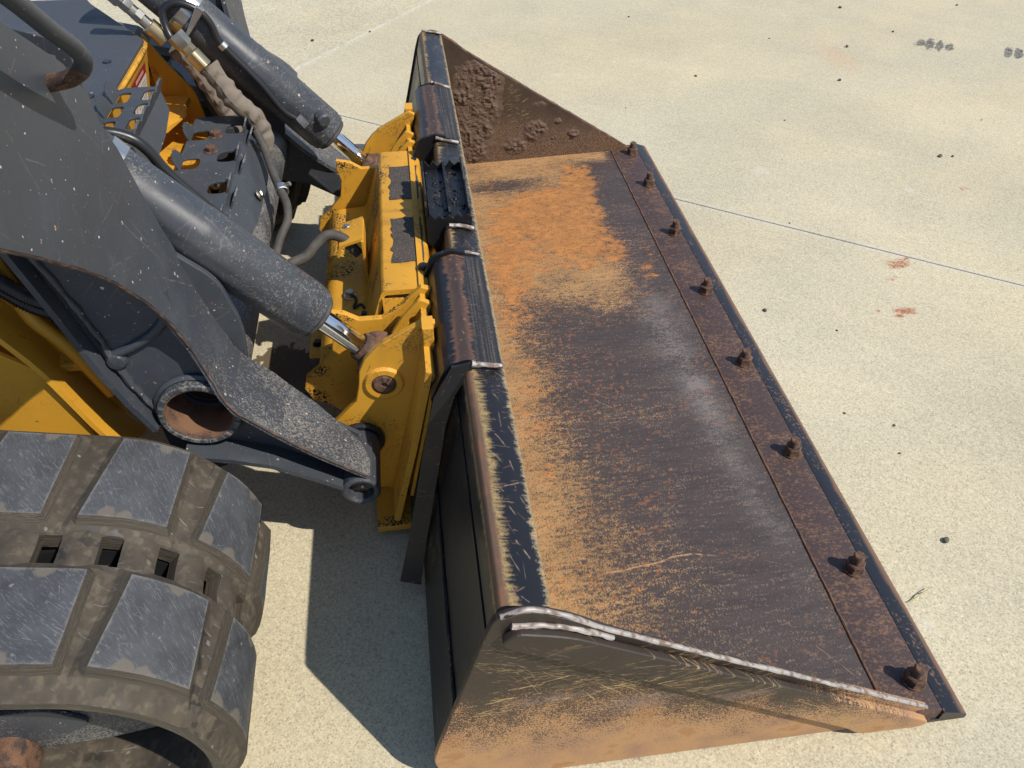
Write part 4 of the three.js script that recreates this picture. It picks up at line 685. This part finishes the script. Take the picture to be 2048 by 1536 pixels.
    part('lock_bar', f(box(-0.872, -0.852, 0.372, 0.492, 0.45, 0.488, 0.002)), M.yellow, qa);
    part('hook', f(plate(rounded([[-0.85, 0.458], [-0.872, 0.472], [-0.91, 0.43], [-0.935, 0.39], [-0.9, 0.37], [-0.862, 0.41]], 0.008), 0.36, 0.012, 0.002, [[-0.885, 0.42, 0.012]])), M.yellowDirty, qa);
    part('corner_wedge', f(ruled([[-0.865, 0.44, 0.46], [-0.885, 0.33, 0.46], [-0.93, 0.13, 0.46]], [[-0.86, 0.44, 0.556], [-0.882, 0.33, 0.556], [-0.925, 0.13, 0.556]], 0.006, 2)), M.yellow, qa);
    part('pivot_seal', f(ring([-1.012, 0.207, 0.458], [0, 0, 1], 0.046, 0.03, 0.014, 0.004)), M.blackSteel, qa);
  });
  const br = part('hose_bracket', boxUV(ruled([[-1.04, 0.386, -0.02], [-1.035, 0.41, -0.02], [-0.985, 0.425, -0.02]], [[-1.04, 0.386, 0.075], [-1.035, 0.41, 0.075], [-0.985, 0.425, 0.075]], 0.006, 2)), M.yellow, qa);
  part('bracket_leg', box(-0.99, -0.984, 0.3, 0.426, -0.02, 0.08, 0.001), M.yellow, qa);
  bolt([-1.022, 0.416, 0.0], [0.2, 1, 0], 0.008, 0.007, M.zinc, qa); bolt([-1.03, 0.3, 0.1], [0.1, 1, 0], 0.0105, 0.014, M.zinc, qa);
  bolt([-0.992, 0.31, 0.19], [-1, 0.3, 0], 0.009, 0.01, M.blackSteel, qa, false);
  part('side_lug', box(-1.13, -1.09, 0.2, 0.21, 0.1, 0.19, 0.003), M.yellow, qa); bolt([-1.113, 0.21, 0.15], [0, 1, 0], 0.009, 0.01, M.blackSteel, qa);
  part('side_lug', box(-1.13, -1.09, 0.2, 0.21, -0.06, 0.02, 0.003), M.yellow, qa); bolt([-1.113, 0.21, -0.02], [0, 1, 0], 0.009, 0.01, M.rust, qa);
  part('dangling_strap', tube([[-1.03, 0.303, 0.085], [-1.015, 0.303, 0.12], [-1.02, 0.303, 0.15], [-1.005, 0.304, 0.14], [-0.995, 0.306, 0.16]], 0.003, 24, 6), M.blackPlastic, qa);

  // ── steps ──
  const tabTeeth = (w, h, n) => { const L = [[-w / 2, 0]]; for (let k = 0; k <= n * 2; k++) { const t = k / (n * 2), a = Math.PI * (1 - t); L.push([(w / 2) * Math.cos(a), h * (0.35 + 0.65 * Math.sin(a)) + (k % 2 ? 0.004 : 0)]); } L.push([w / 2, 0]); return L.reverse(); };
  const stepTread = (xa, xb, za, zb, y, cols, label, mat) => {
    const sh = []; const holes = [], tabs = [], W = xb - xa;
    const slot = (cx, cz, w, l) => rounded([[cx - w / 2, cz - l / 2], [cx + w / 2, cz - l / 2], [cx + w / 2, cz + l / 2], [cx - w / 2, cz + l / 2]], Math.min(w, l) * 0.42, 5);
    for (const [side, z] of cols) { const cx = side < 0 ? xa + W * 0.2 : xb - W * 0.2; holes.push(slot(cx, z, W * 0.33, 0.05)); tabs.push([side < 0 ? xa + W * 0.045 : xb - W * 0.05, z]); }
    const g = plate(rounded([[xa, za], [xb, za], [xb, zb], [xa, zb]], 0.018, 6), 0, 0.005, 0.001, holes); g.rotateX(Math.PI / 2); g.translate(0, y, 0);   // outline y becomes z
    const t = part('step_tread', boxUV(g), mat, loader, label);
    for (const [x, z] of tabs) { const q = plateZY(tabTeeth(0.056, 0.03, 6), 0, 0.004, 0.0005); q.rotateZ(x < (xa + xb) / 2 ? 0.35 : -0.35); q.translate(x, y - 0.003, z); part('serrated_tab', boxUV(q), mat, t); }
    return t;
  };
  const lowStep = stepTread(-1.362, -1.238, -0.3, 0.255, 0.562, [[-1, -0.2], [-1, -0.06], [-1, 0.08], [-1, 0.2], [1, -0.225], [1, -0.085], [1, 0.055], [1, 0.185]], 'charcoal grip-tooth step bolted over the cross tube', M.armPaint);
  part('front_apron', ruled([[-1.24, 0.556, -0.285], [-1.24, 0.556, -0.1], [-1.24, 0.556, 0.1], [-1.24, 0.556, 0.25]], [[-1.198, 0.485, -0.24], [-1.196, 0.475, -0.1], [-1.198, 0.482, 0.06], [-1.206, 0.505, 0.21]], 0.005, 3), M.armPaint, lowStep);
  for (const z of [-0.2, -0.06, 0.085, 0.2]) { const q = plateZY(tabTeeth(0.06, 0.03, 7), 0, 0.004, 0.0005); q.rotateZ(-0.5); q.translate(-1.236, 0.545, z); part('serrated_tab', boxUV(q), M.armPaint, lowStep); }
  for (const z of [-0.19, -0.115]) bolt([-1.3, 0.5625, z], [0, 1, 0], 0.0115, 0.012, M.rust, lowStep);
  for (const z of [-0.25, 0.21]) part('step_post', box(-1.33, -1.27, 0.46, 0.556, z, z + 0.008, 0.001), M.armPaint, lowStep);
  bolt([-1.212, 0.53, -0.2], [1, 0.5, 0], 0.009, 0.01, M.zinc, lowStep); bolt([-1.2, 0.5, -0.02], [1, 0.5, 0], 0.009, 0.01, M.zinc, lowStep); bolt([-1.21, 0.51, 0.205], [1, 0.5, 0], 0.009, 0.01, M.zinc, lowStep);
  const topStep = stepTread(-1.418, -1.338, -0.03, 0.24, 0.742, [[-1, 0.02], [-1, 0.085], [-1, 0.15], [1, 0.01], [1, 0.075], [1, 0.14], [1, 0.2]], 'small charcoal grip-tooth step under the cab floor', M.panel);
  part('front_apron', ruled([[-1.34, 0.737, -0.02], [-1.34, 0.737, 0.08], [-1.34, 0.737, 0.23]], [[-1.328, 0.705, 0.0], [-1.325, 0.69, 0.08], [-1.325, 0.68, 0.22]], 0.005, 2), M.panel, topStep);

  // ── front frame, cab floor and chassis ──
  const slabY = (pts, y0, t, bev = 0.002) => { const g = plate(pts.map(([x, z]) => [x, z]), 0, t, bev); g.rotateX(Math.PI / 2); g.translate(0, y0 + t, 0); return boxUV(g); };
  const frame = part('main_frame', box(-3.1, -1.56, 0.24, 0.7, -0.44, 0.44, 0.01), M.yellow, loader, 'yellow main frame of the loader');
  part('cab_floor', slabY([[-2.4, 0.42], [-2.4, -0.62], [-1.62, -0.6], [-1.6, -0.56], [-1.424, -0.29], [-1.424, 0.42]], 0.735, 0.012, 0.002), M.panel, loader, 'charcoal cab floor panel with screw heads');
  for (const [x, z] of [[-1.47, -0.16], [-1.46, 0.02], [-1.52, 0.25]]) part('screw', cyl([x, 0.747, z], [0, 1, 0], 0.009, 0.003, 0.001, 16), M.blackSteel, loader);
  const bulk = part('front_bulkhead', ruled([[-1.6, 0.738, -0.56], [-1.42, 0.738, -0.29], [-1.42, 0.738, 0.0], [-1.42, 0.738, 0.44]], [[-1.64, 0.45, -0.56], [-1.47, 0.5, -0.29], [-1.47, 0.5, 0.0], [-1.47, 0.5, 0.44]], 0.01, 2), M.yellow, loader, 'yellow bulkhead under the cab floor');
  part('frame_edge', tube([[-1.61, 0.737, -0.565], [-1.424, 0.737, -0.292], [-1.42, 0.737, -0.28], [-1.418, 0.737, 0.0], [-1.418, 0.737, 0.42]], 0.005, 50, 8), M.yellowDirty, bulk);
  {
    // hazard decal: red strip over white panel with dark pictogram strokes
    const cv = document.createElement('canvas'); cv.width = 256; cv.height = 192; const x = cv.getContext('2d');
    x.fillStyle = '#c9c3b6'; x.fillRect(0, 0, 256, 192); x.fillStyle = '#8e1d1c'; x.fillRect(0, 0, 256, 50);
    x.fillStyle = '#cbb9ae'; for (let k = 0; k < 9; k++) x.fillRect(60 + k * 17, 16, 11, 18);
    x.strokeStyle = '#2a2724'; x.lineWidth = 7; x.beginPath(); x.moveTo(30, 170); x.lineTo(70, 80); x.lineTo(92, 168); x.moveTo(70, 80); x.lineTo(112, 96); x.moveTo(120, 172); x.lineTo(150, 70); x.stroke();
    x.lineWidth = 3; for (let k = 0; k < 6; k++) { x.beginPath(); x.moveTo(166, 74 + k * 18); x.lineTo(240, 74 + k * 18); x.stroke(); }
    const t = new THREE.CanvasTexture(cv); t.colorSpace = THREE.SRGBColorSpace;
    const n = V(0.97, -0.2, 0).normalize(), g = new THREE.BufferGeometry(), P = [[-1.4245, 0.715, -0.245], [-1.4245, 0.715, -0.12], [-1.442, 0.63, -0.12], [-1.442, 0.63, -0.245]].map((p) => V(...p).addScaledVector(V(1, -0.2, 0), 0.0035));
    g.setAttribute('position', new THREE.Float32BufferAttribute([0, 3, 2, 0, 2, 1].flatMap((k) => P[k].toArray()), 3));
    const U = [[1, 1], [0, 1], [0, 0], [1, 0]]; g.setAttribute('uv', new THREE.Float32BufferAttribute([0, 3, 2, 0, 2, 1].flatMap((k) => U[k]), 2)); g.computeVertexNormals();
    part('warning_decal', g, new THREE.MeshPhysicalMaterial({ map: t, roughness: 0.45 }), bulk, 'red and white warning decal');
  }
  part('front_deck', slabY([[-1.7, -0.5], [-1.42, -0.5], [-1.36, -0.4], [-1.36, 0.4], [-1.42, 0.5], [-1.7, 0.5]], 0.47, 0.014, 0.003), M.yellow, loader, 'yellow deck plate behind the low step');
  part('deck_gusset', ruled([[-1.47, 0.56, -0.42], [-1.42, 0.56, -0.41], [-1.385, 0.565, -0.39]], [[-1.47, 0.55, -0.22], [-1.42, 0.55, -0.25], [-1.4, 0.555, -0.33]], 0.012, 2), M.yellow, loader);
  part('deck_post', plate(rounded([[-1.47, 0.48], [-1.37, 0.48], [-1.38, 0.57], [-1.44, 0.66], [-1.47, 0.72]], 0.02), -0.44, 0.012, 0.002), M.yellow, loader);
  part('deck_post', plate(rounded([[-1.47, 0.48], [-1.37, 0.48], [-1.38, 0.57], [-1.44, 0.66], [-1.47, 0.72]], 0.02), 0.42, 0.012, 0.002), M.yellow, loader);
  both((s, f) => {
    part('chassis_side', f(boxUV(plate([[-3.1, 0.22], [-1.42, 0.22], [-1.43, 0.36], [-1.5, 0.6], [-1.52, 0.72], [-3.1, 0.72]], 0.452, 0.012, 0.002))), M.yellowClean, loader);
    part('side_ledge', f(ruled([[-1.56, 0.69, 0.56], [-1.509, 0.596, 0.56], [-1.484, 0.547, 0.56], [-1.472, 0.518, 0.56], [-1.436, 0.399, 0.56], [-1.41, 0.33, 0.56]], [[-1.58, 0.69, 0.466], [-1.525, 0.58, 0.466], [-1.5, 0.52, 0.466], [-1.48, 0.46, 0.466], [-1.425, 0.33, 0.466], [-1.4, 0.29, 0.466]], 0.008, 3)), M.yellowClean, loader);
    part('lower_side', f(boxUV(plate([[-3.1, 0.22], [-1.44, 0.22], [-1.45, 0.38], [-1.49, 0.52], [-1.6, 0.62], [-3.1, 0.68]], 0.54, 0.01, 0.002))), M.yellowClean, loader);
    part('grease_pipe', f(tube([[-1.5, 0.605, 0.485], [-1.487, 0.575, 0.492], [-1.47, 0.545, 0.492], [-1.449, 0.5, 0.492], [-1.42, 0.41, 0.492]], 0.012, 30, 10)), M.yellowClean, loader);
    for (const k of [0, 1]) part('wire_loom', f(tube([[-1.6, 0.7, 0.49 + k * 0.012], [-1.52, 0.665 - 0.015 * k, 0.495], [-1.474, 0.62 - 0.016 * k, 0.495], [-1.44, 0.6 - 0.016 * k, 0.49], [-1.4, 0.56, 0.44]], 0.013, 120, 10, (q) => 1 + 0.1 * Math.sin(q * 1500))), M.blackPlastic, loader);
  });

  // ── hoses and fittings between the steps and the far cylinder ──
  const fold = (q) => (sx, a) => 1 + 0.12 * Math.sin(sx * 200 + 2.2 * Math.sin(a + q) + q + 6 * vn(sx * 20, a * 0.5, 8)) * vn(sx * 40 + q, a * 0.6, 7) + 0.2 * (vn(sx * 75 + q, a * 1.2, 9) - 0.5);
  const hoseA = part('sleeved_hose', tube([[-1.296, 0.692, -0.262], [-1.276, 0.659, -0.255], [-1.253, 0.618, -0.25], [-1.226, 0.587, -0.25], [-1.21, 0.556, -0.25], [-1.208, 0.519, -0.25], [-1.214, 0.481, -0.25]], 0.0225, 110, 20, fold(1)), M.sleeve, loader, 'hydraulic hose in a wrinkled tan fabric sleeve');
  const fd = [0.5, -0.72, 0.08], fp = [-1.352, 0.758, -0.276];
  const al = (t) => [fp[0] + fd[0] * t, fp[1] + fd[1] * t, fp[2] + fd[2] * t];
  part('hex_nut', hex(al(0), fd, 0.02, 0.03), M.zinc, hoseA); part('hex_collar', hex(al(0.034), fd, 0.0155, 0.02), M.brass, hoseA); part('crimp_ferrule', ring(al(0.052), fd, 0.018, 0.009, 0.04, 0.002), M.brass, hoseA);
  const hoseB = part('sleeved_hose', tube([[-1.372, 0.715, -0.33], [-1.35, 0.682, -0.335], [-1.325, 0.63, -0.335], [-1.306, 0.581, -0.335], [-1.29, 0.525, -0.335], [-1.285, 0.47, -0.33]], 0.021, 90, 18, fold(5)), M.sleeve, loader, 'second hydraulic hose in tan fabric sleeve');
  const gd = [0.57, -0.77, -0.1], gp = [-1.46, 0.835, -0.305], bl = (t) => [gp[0] + gd[0] * t, gp[1] + gd[1] * t, gp[2] + gd[2] * t];
  part('hex_nut', hex(bl(-0.02), gd, 0.02, 0.035), M.zinc, hoseB); part('hex_collar', hex(bl(0.018), gd, 0.0155, 0.02), M.zinc, hoseB); part('adapter', ring(bl(0.036), gd, 0.013, 0.006, 0.016, 0.001), M.zinc, hoseB); part('hex_collar', hex(bl(0.05), gd, 0.0155, 0.018), M.zinc, hoseB); part('adapter', ring(bl(0.066), gd, 0.013, 0.006, 0.022, 0.001), M.zinc, hoseB); part('crimp_ferrule', ring(bl(0.085), gd, 0.0185, 0.009, 0.045, 0.002), M.brass, hoseB);
  const conduit = part('grey_hose', tube([[-1.212, 0.564, -0.2], [-1.196, 0.533, -0.17], [-1.181, 0.508, -0.12], [-1.16, 0.496, -0.05], [-1.143, 0.482, 0.0], [-1.143, 0.462, 0.03], [-1.16, 0.438, 0.06], [-1.172, 0.41, 0.1], [-1.162, 0.4, 0.13]], 0.0092, 70, 12), M.hose, loader, 'grey rubber hose clipped in front of the cross tube');
  part('hose_clamp', ring([-1.158, 0.494, -0.06], [0.25, -0.2, 0.95], 0.0145, 0.0112, 0.018, 0.001), M.steelBand, conduit);
  bolt([-1.145, 0.502, -0.05], [0.8, 0.5, 0.2], 0.006, 0.012, M.zinc, conduit, false);
  part('curved_hose', tube([[-1.175, 0.385, 0.12], [-1.14, 0.4, 0.105], [-1.111, 0.402, 0.085], [-1.084, 0.42, 0.062], [-1.061, 0.43, 0.05], [-1.03, 0.42, 0.05], [-1.0, 0.38, 0.055]], 0.0115, 60, 12), M.hose, loader, 'grey hose curving into the quick attach');
  for (const [k, c] of [[0, [0.3, 0.24, 0.17]], [1, [0.3, 0.22, 0.15]], [2, [0.02, 0.07, 0.06]]]) part('loose_wire', tube([[-1.33, 0.66 - 0.02 * k, 0.4], [-1.3, 0.63 - 0.03 * k, 0.42], [-1.28, 0.6 - 0.02 * k, 0.43 - 0.02 * k], [-1.27, 0.55, 0.42]], 0.0025, 20, 6), plain(...c, 0.6), loader);
  part('wire_connector', box(-1.29, -1.235, 0.53, 0.57, 0.36, 0.4, 0.003), M.blackPlastic, loader);
  // grab handle on the knee of the near arm
  part('grab_handle', tube([[-1.225, 1.26, 0.93], [-1.215, 1.17, 0.821], [-1.213, 1.128, 0.765], [-1.212, 1.086, 0.714], [-1.212, 1.053, 0.67], [-1.214, 1.035, 0.65], [-1.222, 1.02, 0.636]], 0.0098, 80, 16), M.armPaint, loader, 'bent charcoal grab handle welded to the near arm');
  part('handle_foot', tube([[-1.2205, 1.022, 0.638], [-1.23, 1.013, 0.63], [-1.245, 1.004, 0.624], [-1.279, 0.993, 0.608]], 0.0102, 24, 16), M.rust, loader, 'rusty foot of the grab handle');

  // ── rubber tracks ──
  const NC = [-1.405, 0.243], SC = [-2.83, 0.56], RL = 0.012;   // nose centre, drive centre
  const path = (R) => {   // closed path of radius R about the wheels, from the top of the drive forward
    const P = [], phi = Math.atan2(SC[1] - NC[1], NC[0] - SC[0]);   // the top run falls towards the front
    const n = [Math.sin(phi), Math.cos(phi)], a0 = Math.PI / 2 - phi;
    for (let k = 0; k <= 60; k++) { const t = k / 60; P.push([mix(SC[0] + R * n[0], NC[0] + R * n[0], t), mix(SC[1] + R * n[1], NC[1] + R * n[1], t)]); }
    for (let k = 1; k <= 40; k++) { const a = a0 - (k / 40) * (a0 + Math.PI / 2); P.push([NC[0] + R * Math.cos(a), NC[1] + R * Math.sin(a)]); }
    for (let k = 1; k <= 50; k++) P.push([mix(NC[0], -2.75, k / 50), NC[1] - R]);
    const b = [-2.75, NC[1]]; for (let k = 1; k <= 14; k++) { const a = -Math.PI / 2 - (k / 14) * 1.25; P.push([b[0] + R * Math.cos(a), b[1] + R * Math.sin(a)]); }
    for (let k = 0; k <= 20; k++) { const a = Math.PI + 0.25 - (k / 20) * (Math.PI / 2 + 0.25 + phi - 0) ; P.push([SC[0] + R * Math.cos(a), SC[1] + R * Math.sin(a)]); }
    return P;
  };
  const PP = path(0.222), Ls = [0]; for (let i = 1; i < PP.length; i++) Ls.push(Ls[i - 1] + Math.hypot(PP[i][0] - PP[i - 1][0], PP[i][1] - PP[i - 1][1]));
  const LT = Ls[Ls.length - 1];
  const onPath = (s) => { s = ((s % LT) + LT) % LT; let i = 1; while (i < Ls.length - 1 && Ls[i] < s) i++; const t = (s - Ls[i - 1]) / (Ls[i] - Ls[i - 1] || 1e-9), a = PP[i - 1], b = PP[i], dx = b[0] - a[0], dy = b[1] - a[1], l = Math.hypot(dx, dy) || 1e-9; return [mix(a[0], b[0], t), mix(a[1], b[1], t), -dy / l, dx / l]; };
  const NH = Math.round(LT / 0.079), PH = LT / NH, SUB = 8;
  const zsB = [0.645, 0.652, 0.7, 0.78, 0.838, 0.848, 0.859, 0.872, 0.885, 0.896, 0.906, 0.96, 1.02, 1.07, 1.083, 1.087];
  const dropEdge = (z) => 0.012 * (ss(0.665, 0.645, z) + ss(1.06, 1.087, z));
  // samples once round, smoothed normals
  const ring0 = []; for (let k = 0; k < NH * SUB; k++) { const s = (k * LT) / (NH * SUB), a = onPath(s - 0.01), b = onPath(s + 0.01), p = onPath(s); let nx = a[2] + b[2], ny = a[3] + b[3]; const l = Math.hypot(nx, ny); ring0.push([p[0], p[1], nx / l, ny / l]); }
  const beltAt = (k, z, h) => { const q = ring0[((k % ring0.length) + ring0.length) % ring0.length]; return [q[0] + q[2] * h, q[1] + q[3] * h, z]; };
  const beltGeo = (() => {
    const K = NH * SUB, nzB = zsB.length, pos = [], uv = [], idx = [];
    const isHole = (k, j) => { const m = ((k % SUB) + SUB) % SUB; return m >= 5 && zsB[j] >= 0.847 && zsB[j + 1] <= 0.897; };
    const H = (k, z) => { const m = (((k % SUB) + SUB) % SUB) / SUB; const br = Math.exp(-(((z - 0.872) / 0.03) ** 2)); return -dropEdge(z) + br * 0.009 * Math.max(0, Math.sin((m / 0.625) * Math.PI)) - 0.006 * br; };
    for (let t = 0; t < 2; t++) for (let k = 0; k <= K; k++) for (let j = 0; j < nzB; j++) { pos.push(...beltAt(k, zsB[j], t ? -0.03 + (j === 0 || j === nzB - 1 ? 0.004 : 0) : H(k, zsB[j]))); uv.push((k * LT) / K, zsB[j] + t * 0.3); }
    const at = (t, k, j) => t * (K + 1) * nzB + k * nzB + j, quad = (a, b, c, d) => idx.push(a, b, c, a, c, d);
    for (let k = 0; k < K; k++) for (let j = 0; j < nzB - 1; j++) {
      if (isHole(k, j)) continue;
      quad(at(0, k, j), at(0, k, j + 1), at(0, k + 1, j + 1), at(0, k + 1, j)); quad(at(1, k, j), at(1, k + 1, j), at(1, k + 1, j + 1), at(1, k, j + 1));
      if (isHole(k + 1, j)) quad(at(0, k + 1, j), at(0, k + 1, j + 1), at(1, k + 1, j + 1), at(1, k + 1, j)); if (isHole(k - 1, j)) quad(at(0, k, j), at(1, k, j), at(1, k, j + 1), at(0, k, j + 1));
      if (j === 0 || isHole(k, j - 1)) quad(at(0, k, j), at(0, k + 1, j), at(1, k + 1, j), at(1, k, j)); if (j === nzB - 2 || isHole(k, j + 1)) quad(at(0, k, j + 1), at(1, k, j + 1), at(1, k + 1, j + 1), at(0, k + 1, j + 1));
    }
    const g = new THREE.BufferGeometry(); g.setAttribute('position', new THREE.Float32BufferAttribute(pos, 3)); g.setAttribute('uv', new THREE.Float32BufferAttribute(uv, 2)); g.setIndex(idx);
    let q = g.toNonIndexed(); q.computeVertexNormals(); return keep(crease(q, 0.75));
  })();
  // one tread lug: outline skewed across the belt, bevelled flanks
  let lugCount = 0;
  const lugGeo = (s0, len, za, zb, skewA, skewB) => {
    const cell = (lugCount++ * 7 + 3) % 4;
    const S = [-0.13, -0.04, 0.04, 0.27, 0.5, 0.73, 0.96, 1.04, 1.13], Hh = [-0.002, 0.004, 0.0145, 0.0155, 0.0155, 0.0155, 0.0145, 0.004, -0.002], T = [-0.1, -0.03, 0.03, 0.25, 0.5, 0.75, 0.97, 1.03, 1.1], Th = [0, 0.35, 0.94, 1, 1, 1, 0.94, 0.35, 0], pos = [], uv = [], idx = [], w = S.length;
    for (let j = 0; j < T.length; j++) for (let i = 0; i < w; i++) {
      const a = s0 + mix(skewA[0], skewB[0], T[j]), b = s0 + len + mix(skewA[1], skewB[1], T[j]), s = mix(a, b, S[i]), z = mix(za, zb, T[j]);
      const h = Math.min(Hh[i], mix(-0.002, 0.0155, Th[j])) - dropEdge(z) * 0.6 + 0.0015 * (vn(s * 60, z * 60, 511) - 0.5), q = onPath(s), q1 = onPath(s - 0.012), q2 = onPath(s + 0.012), nx = q1[2] + q2[2], ny = q1[3] + q2[3], l = Math.hypot(nx, ny);
      pos.push(q[0] + (nx / l) * h, q[1] + (ny / l) * h, z); const inTop = i > 1 && i < w - 2 && j > 1 && j < T.length - 2; uv.push(...(inTop ? [(cell % 2) / 2 + 0.5 * mix(0.01, 0.99, (S[i] - 0.04) / 0.92), (cell >> 1) / 2 + 0.5 * mix(0.01, 0.99, (T[j] - 0.03) / 0.94)] : [s, z]));
    }
    const top = [];   // flanks first, then the worn face
    for (let j = 0; j < T.length - 1; j++) for (let i = 0; i < w - 1; i++) { const a = j * w + i, q = [a, a + w, a + w + 1, a, a + w + 1, a + 1]; (i > 1 && i < w - 3 && j > 1 && j < T.length - 3 ? top : idx).push(...q); }
    const nf = idx.length; idx.push(...top);
    const g = new THREE.BufferGeometry(); g.setAttribute('position', new THREE.Float32BufferAttribute(pos, 3)); g.setAttribute('uv', new THREE.Float32BufferAttribute(uv, 2)); g.setIndex(idx);
    let q = g.toNonIndexed(); q.computeVertexNormals(); q = keep(crease(q, 0.42)); q.groups = [{ start: 0, count: nf, materialIndex: 0 }, { start: nf, count: top.length, materialIndex: 1 }]; return q;
  };
  const noseS = Ls[60];   // where the top run meets the nose
  both((s, f) => {
    const tr = part('rubber_track', f(beltGeo), M.belt, loader, s > 0 ? 'dusty rubber track with worn tread lugs and a row of drive windows' : undefined);
    const N2 = NH / 2, off = noseS - 0.172;
    for (let k = -9; k < (s > 0 ? 9 : 6); k++) {
      const s0 = off + k * 2 * PH;
      if (s0 > 2.6 && s < 0) continue;
      part('tread_lug', f(lugGeo(s0, 0.122, 0.668, 0.83, [0.022, 0], [-0.008, -0.008])), [M.belt, M.lug], tr);
      part('tread_lug', f(lugGeo(s0 + 0.07, 0.124, 0.91, 1.056, [0.008, 0.0], [-0.016, -0.006])), [M.belt, M.lug], tr);
    }
    const rail = part('track_frame', f(boxUV(plate(rounded([[-2.7, 0.12], [-1.42, 0.12], [-1.285, 0.15], [-1.28, 0.19], [-1.33, 0.235], [-1.5, 0.275], [-2.7, 0.32]], 0.03, 5), 0.78, 0.2, 0.01))), M.armWorn, loader, 'rusty dark track frame rail inside the track');
    part('frame_cover', f(boxUV(plate(rounded([[-2.7, 0.155], [-1.46, 0.165], [-1.4, 0.2], [-1.45, 0.25], [-2.7, 0.3]], 0.02, 4), 0.981, 0.008, 0.002))), M.armMid, rail);
    part('axle_block', f(boxUV(plate(rounded([[-1.48, 0.262], [-1.415, 0.25], [-1.41, 0.3], [-1.475, 0.305]], 0.012, 4), 0.86, 0.1, 0.006))), M.rust, rail);
    part('lower_lug', f(boxUV(plate(rounded([[-1.58, 0.1], [-1.5, 0.1], [-1.5, 0.19], [-1.58, 0.19]], 0.03, 5), 0.98, 0.05, 0.006))), M.rust, rail);
    const id = part('front_idler', f(lathe([-1.405, 0.243, 0.8], [0, 0, 1], [[0.05, 0], [0.17, 0], [0.183, 0.006], [0.183, 0.045], [0.15, 0.05], [0.15, 0.09], [0.183, 0.095], [0.183, 0.14], [0.17, 0.145], [0.05, 0.145]], 40)), M.blackSteel, loader, 'front idler wheel inside the track');
    part('hub', f(cyl([-1.405, 0.243, 0.79], [0, 0, 1], 0.06, 0.17, 0.01)), M.blackSteel, id);
  });
}
// ───────────────────────────── small things on the concrete ─────────────────────────────
{
  const mats = [plain(0.035, 0.034, 0.033, 0.7), plain(0.06, 0.055, 0.05, 0.75), plain(0.1, 0.09, 0.075, 0.8)];
  const spots = [[0.405, -1.789, 6], [1.44, -2.595, 9], [1.224, -2.043, 8], [1.54, -2.211, 6], [1.013, -1.659, 8], [1.07, -0.924, 9], [1.115, -0.918, 6], [0.084, -0.1, 6], [0.168, 0.715, 8], [0.247, 0.013, 4], [0.336, -0.544, 4], [2.075, -2.554, 7], [-1.295, -2.458, 8], [-1.02, -2.55, 6], [0.226, 0.38, 4], [0.126, 0.324, 4], [0.195, 0.467, 4], [0.02, -1.5, 4], [0.62, -1.3, 4], [1.4, -1.2, 4], [0.9, -2.2, 4], [0.3, -2.6, 5]];
  spots.forEach(([x, z, r], i) => {
    const R = 0.75 * r / 1000, g = new THREE.IcosahedronGeometry(R, 2), p = g.attributes.position;
    for (let k = 0; k < p.count; k++) { const v = V().fromBufferAttribute(p, k), n = 0.65 + 0.7 * vn(v.x * 150 + i * 9 + 50, v.y * 150 + v.z * 130 + 50, 601); p.setXYZ(k, v.x * n * 1.3, v.y * n * 0.75, v.z * n); }
    g.computeVertexNormals(); g.rotateY(rr(0, 6)); g.computeBoundingBox(); g.translate(0, -g.boundingBox.min.y - 0.0004, 0);
    single('pebble', boxUV(g), mats[i % 3], 'tiny dark pebble lying loose on the sunlit concrete', 'pebble', [x, 0, z], 'loose pebbles scattered on the concrete');
  });
  const straw = join([tube([[0, 0.003, 0], [0.02, 0.007, -0.006], [0.038, 0.01, -0.014], [0.058, 0.012, -0.02]], 0.0009, 14, 5), tube([[0.008, 0.004, 0.001], [0.022, 0.004, -0.012], [0.046, 0.006, -0.016]], 0.0007, 12, 5)]);
  single('grass_straw', straw, plain(0.42, 0.38, 0.16, 0.8), 'thin dry grass straw lying by the cutting edge', 'straw', [0.017, 0, 0.843]);
}
renderer.render(scene, camera);
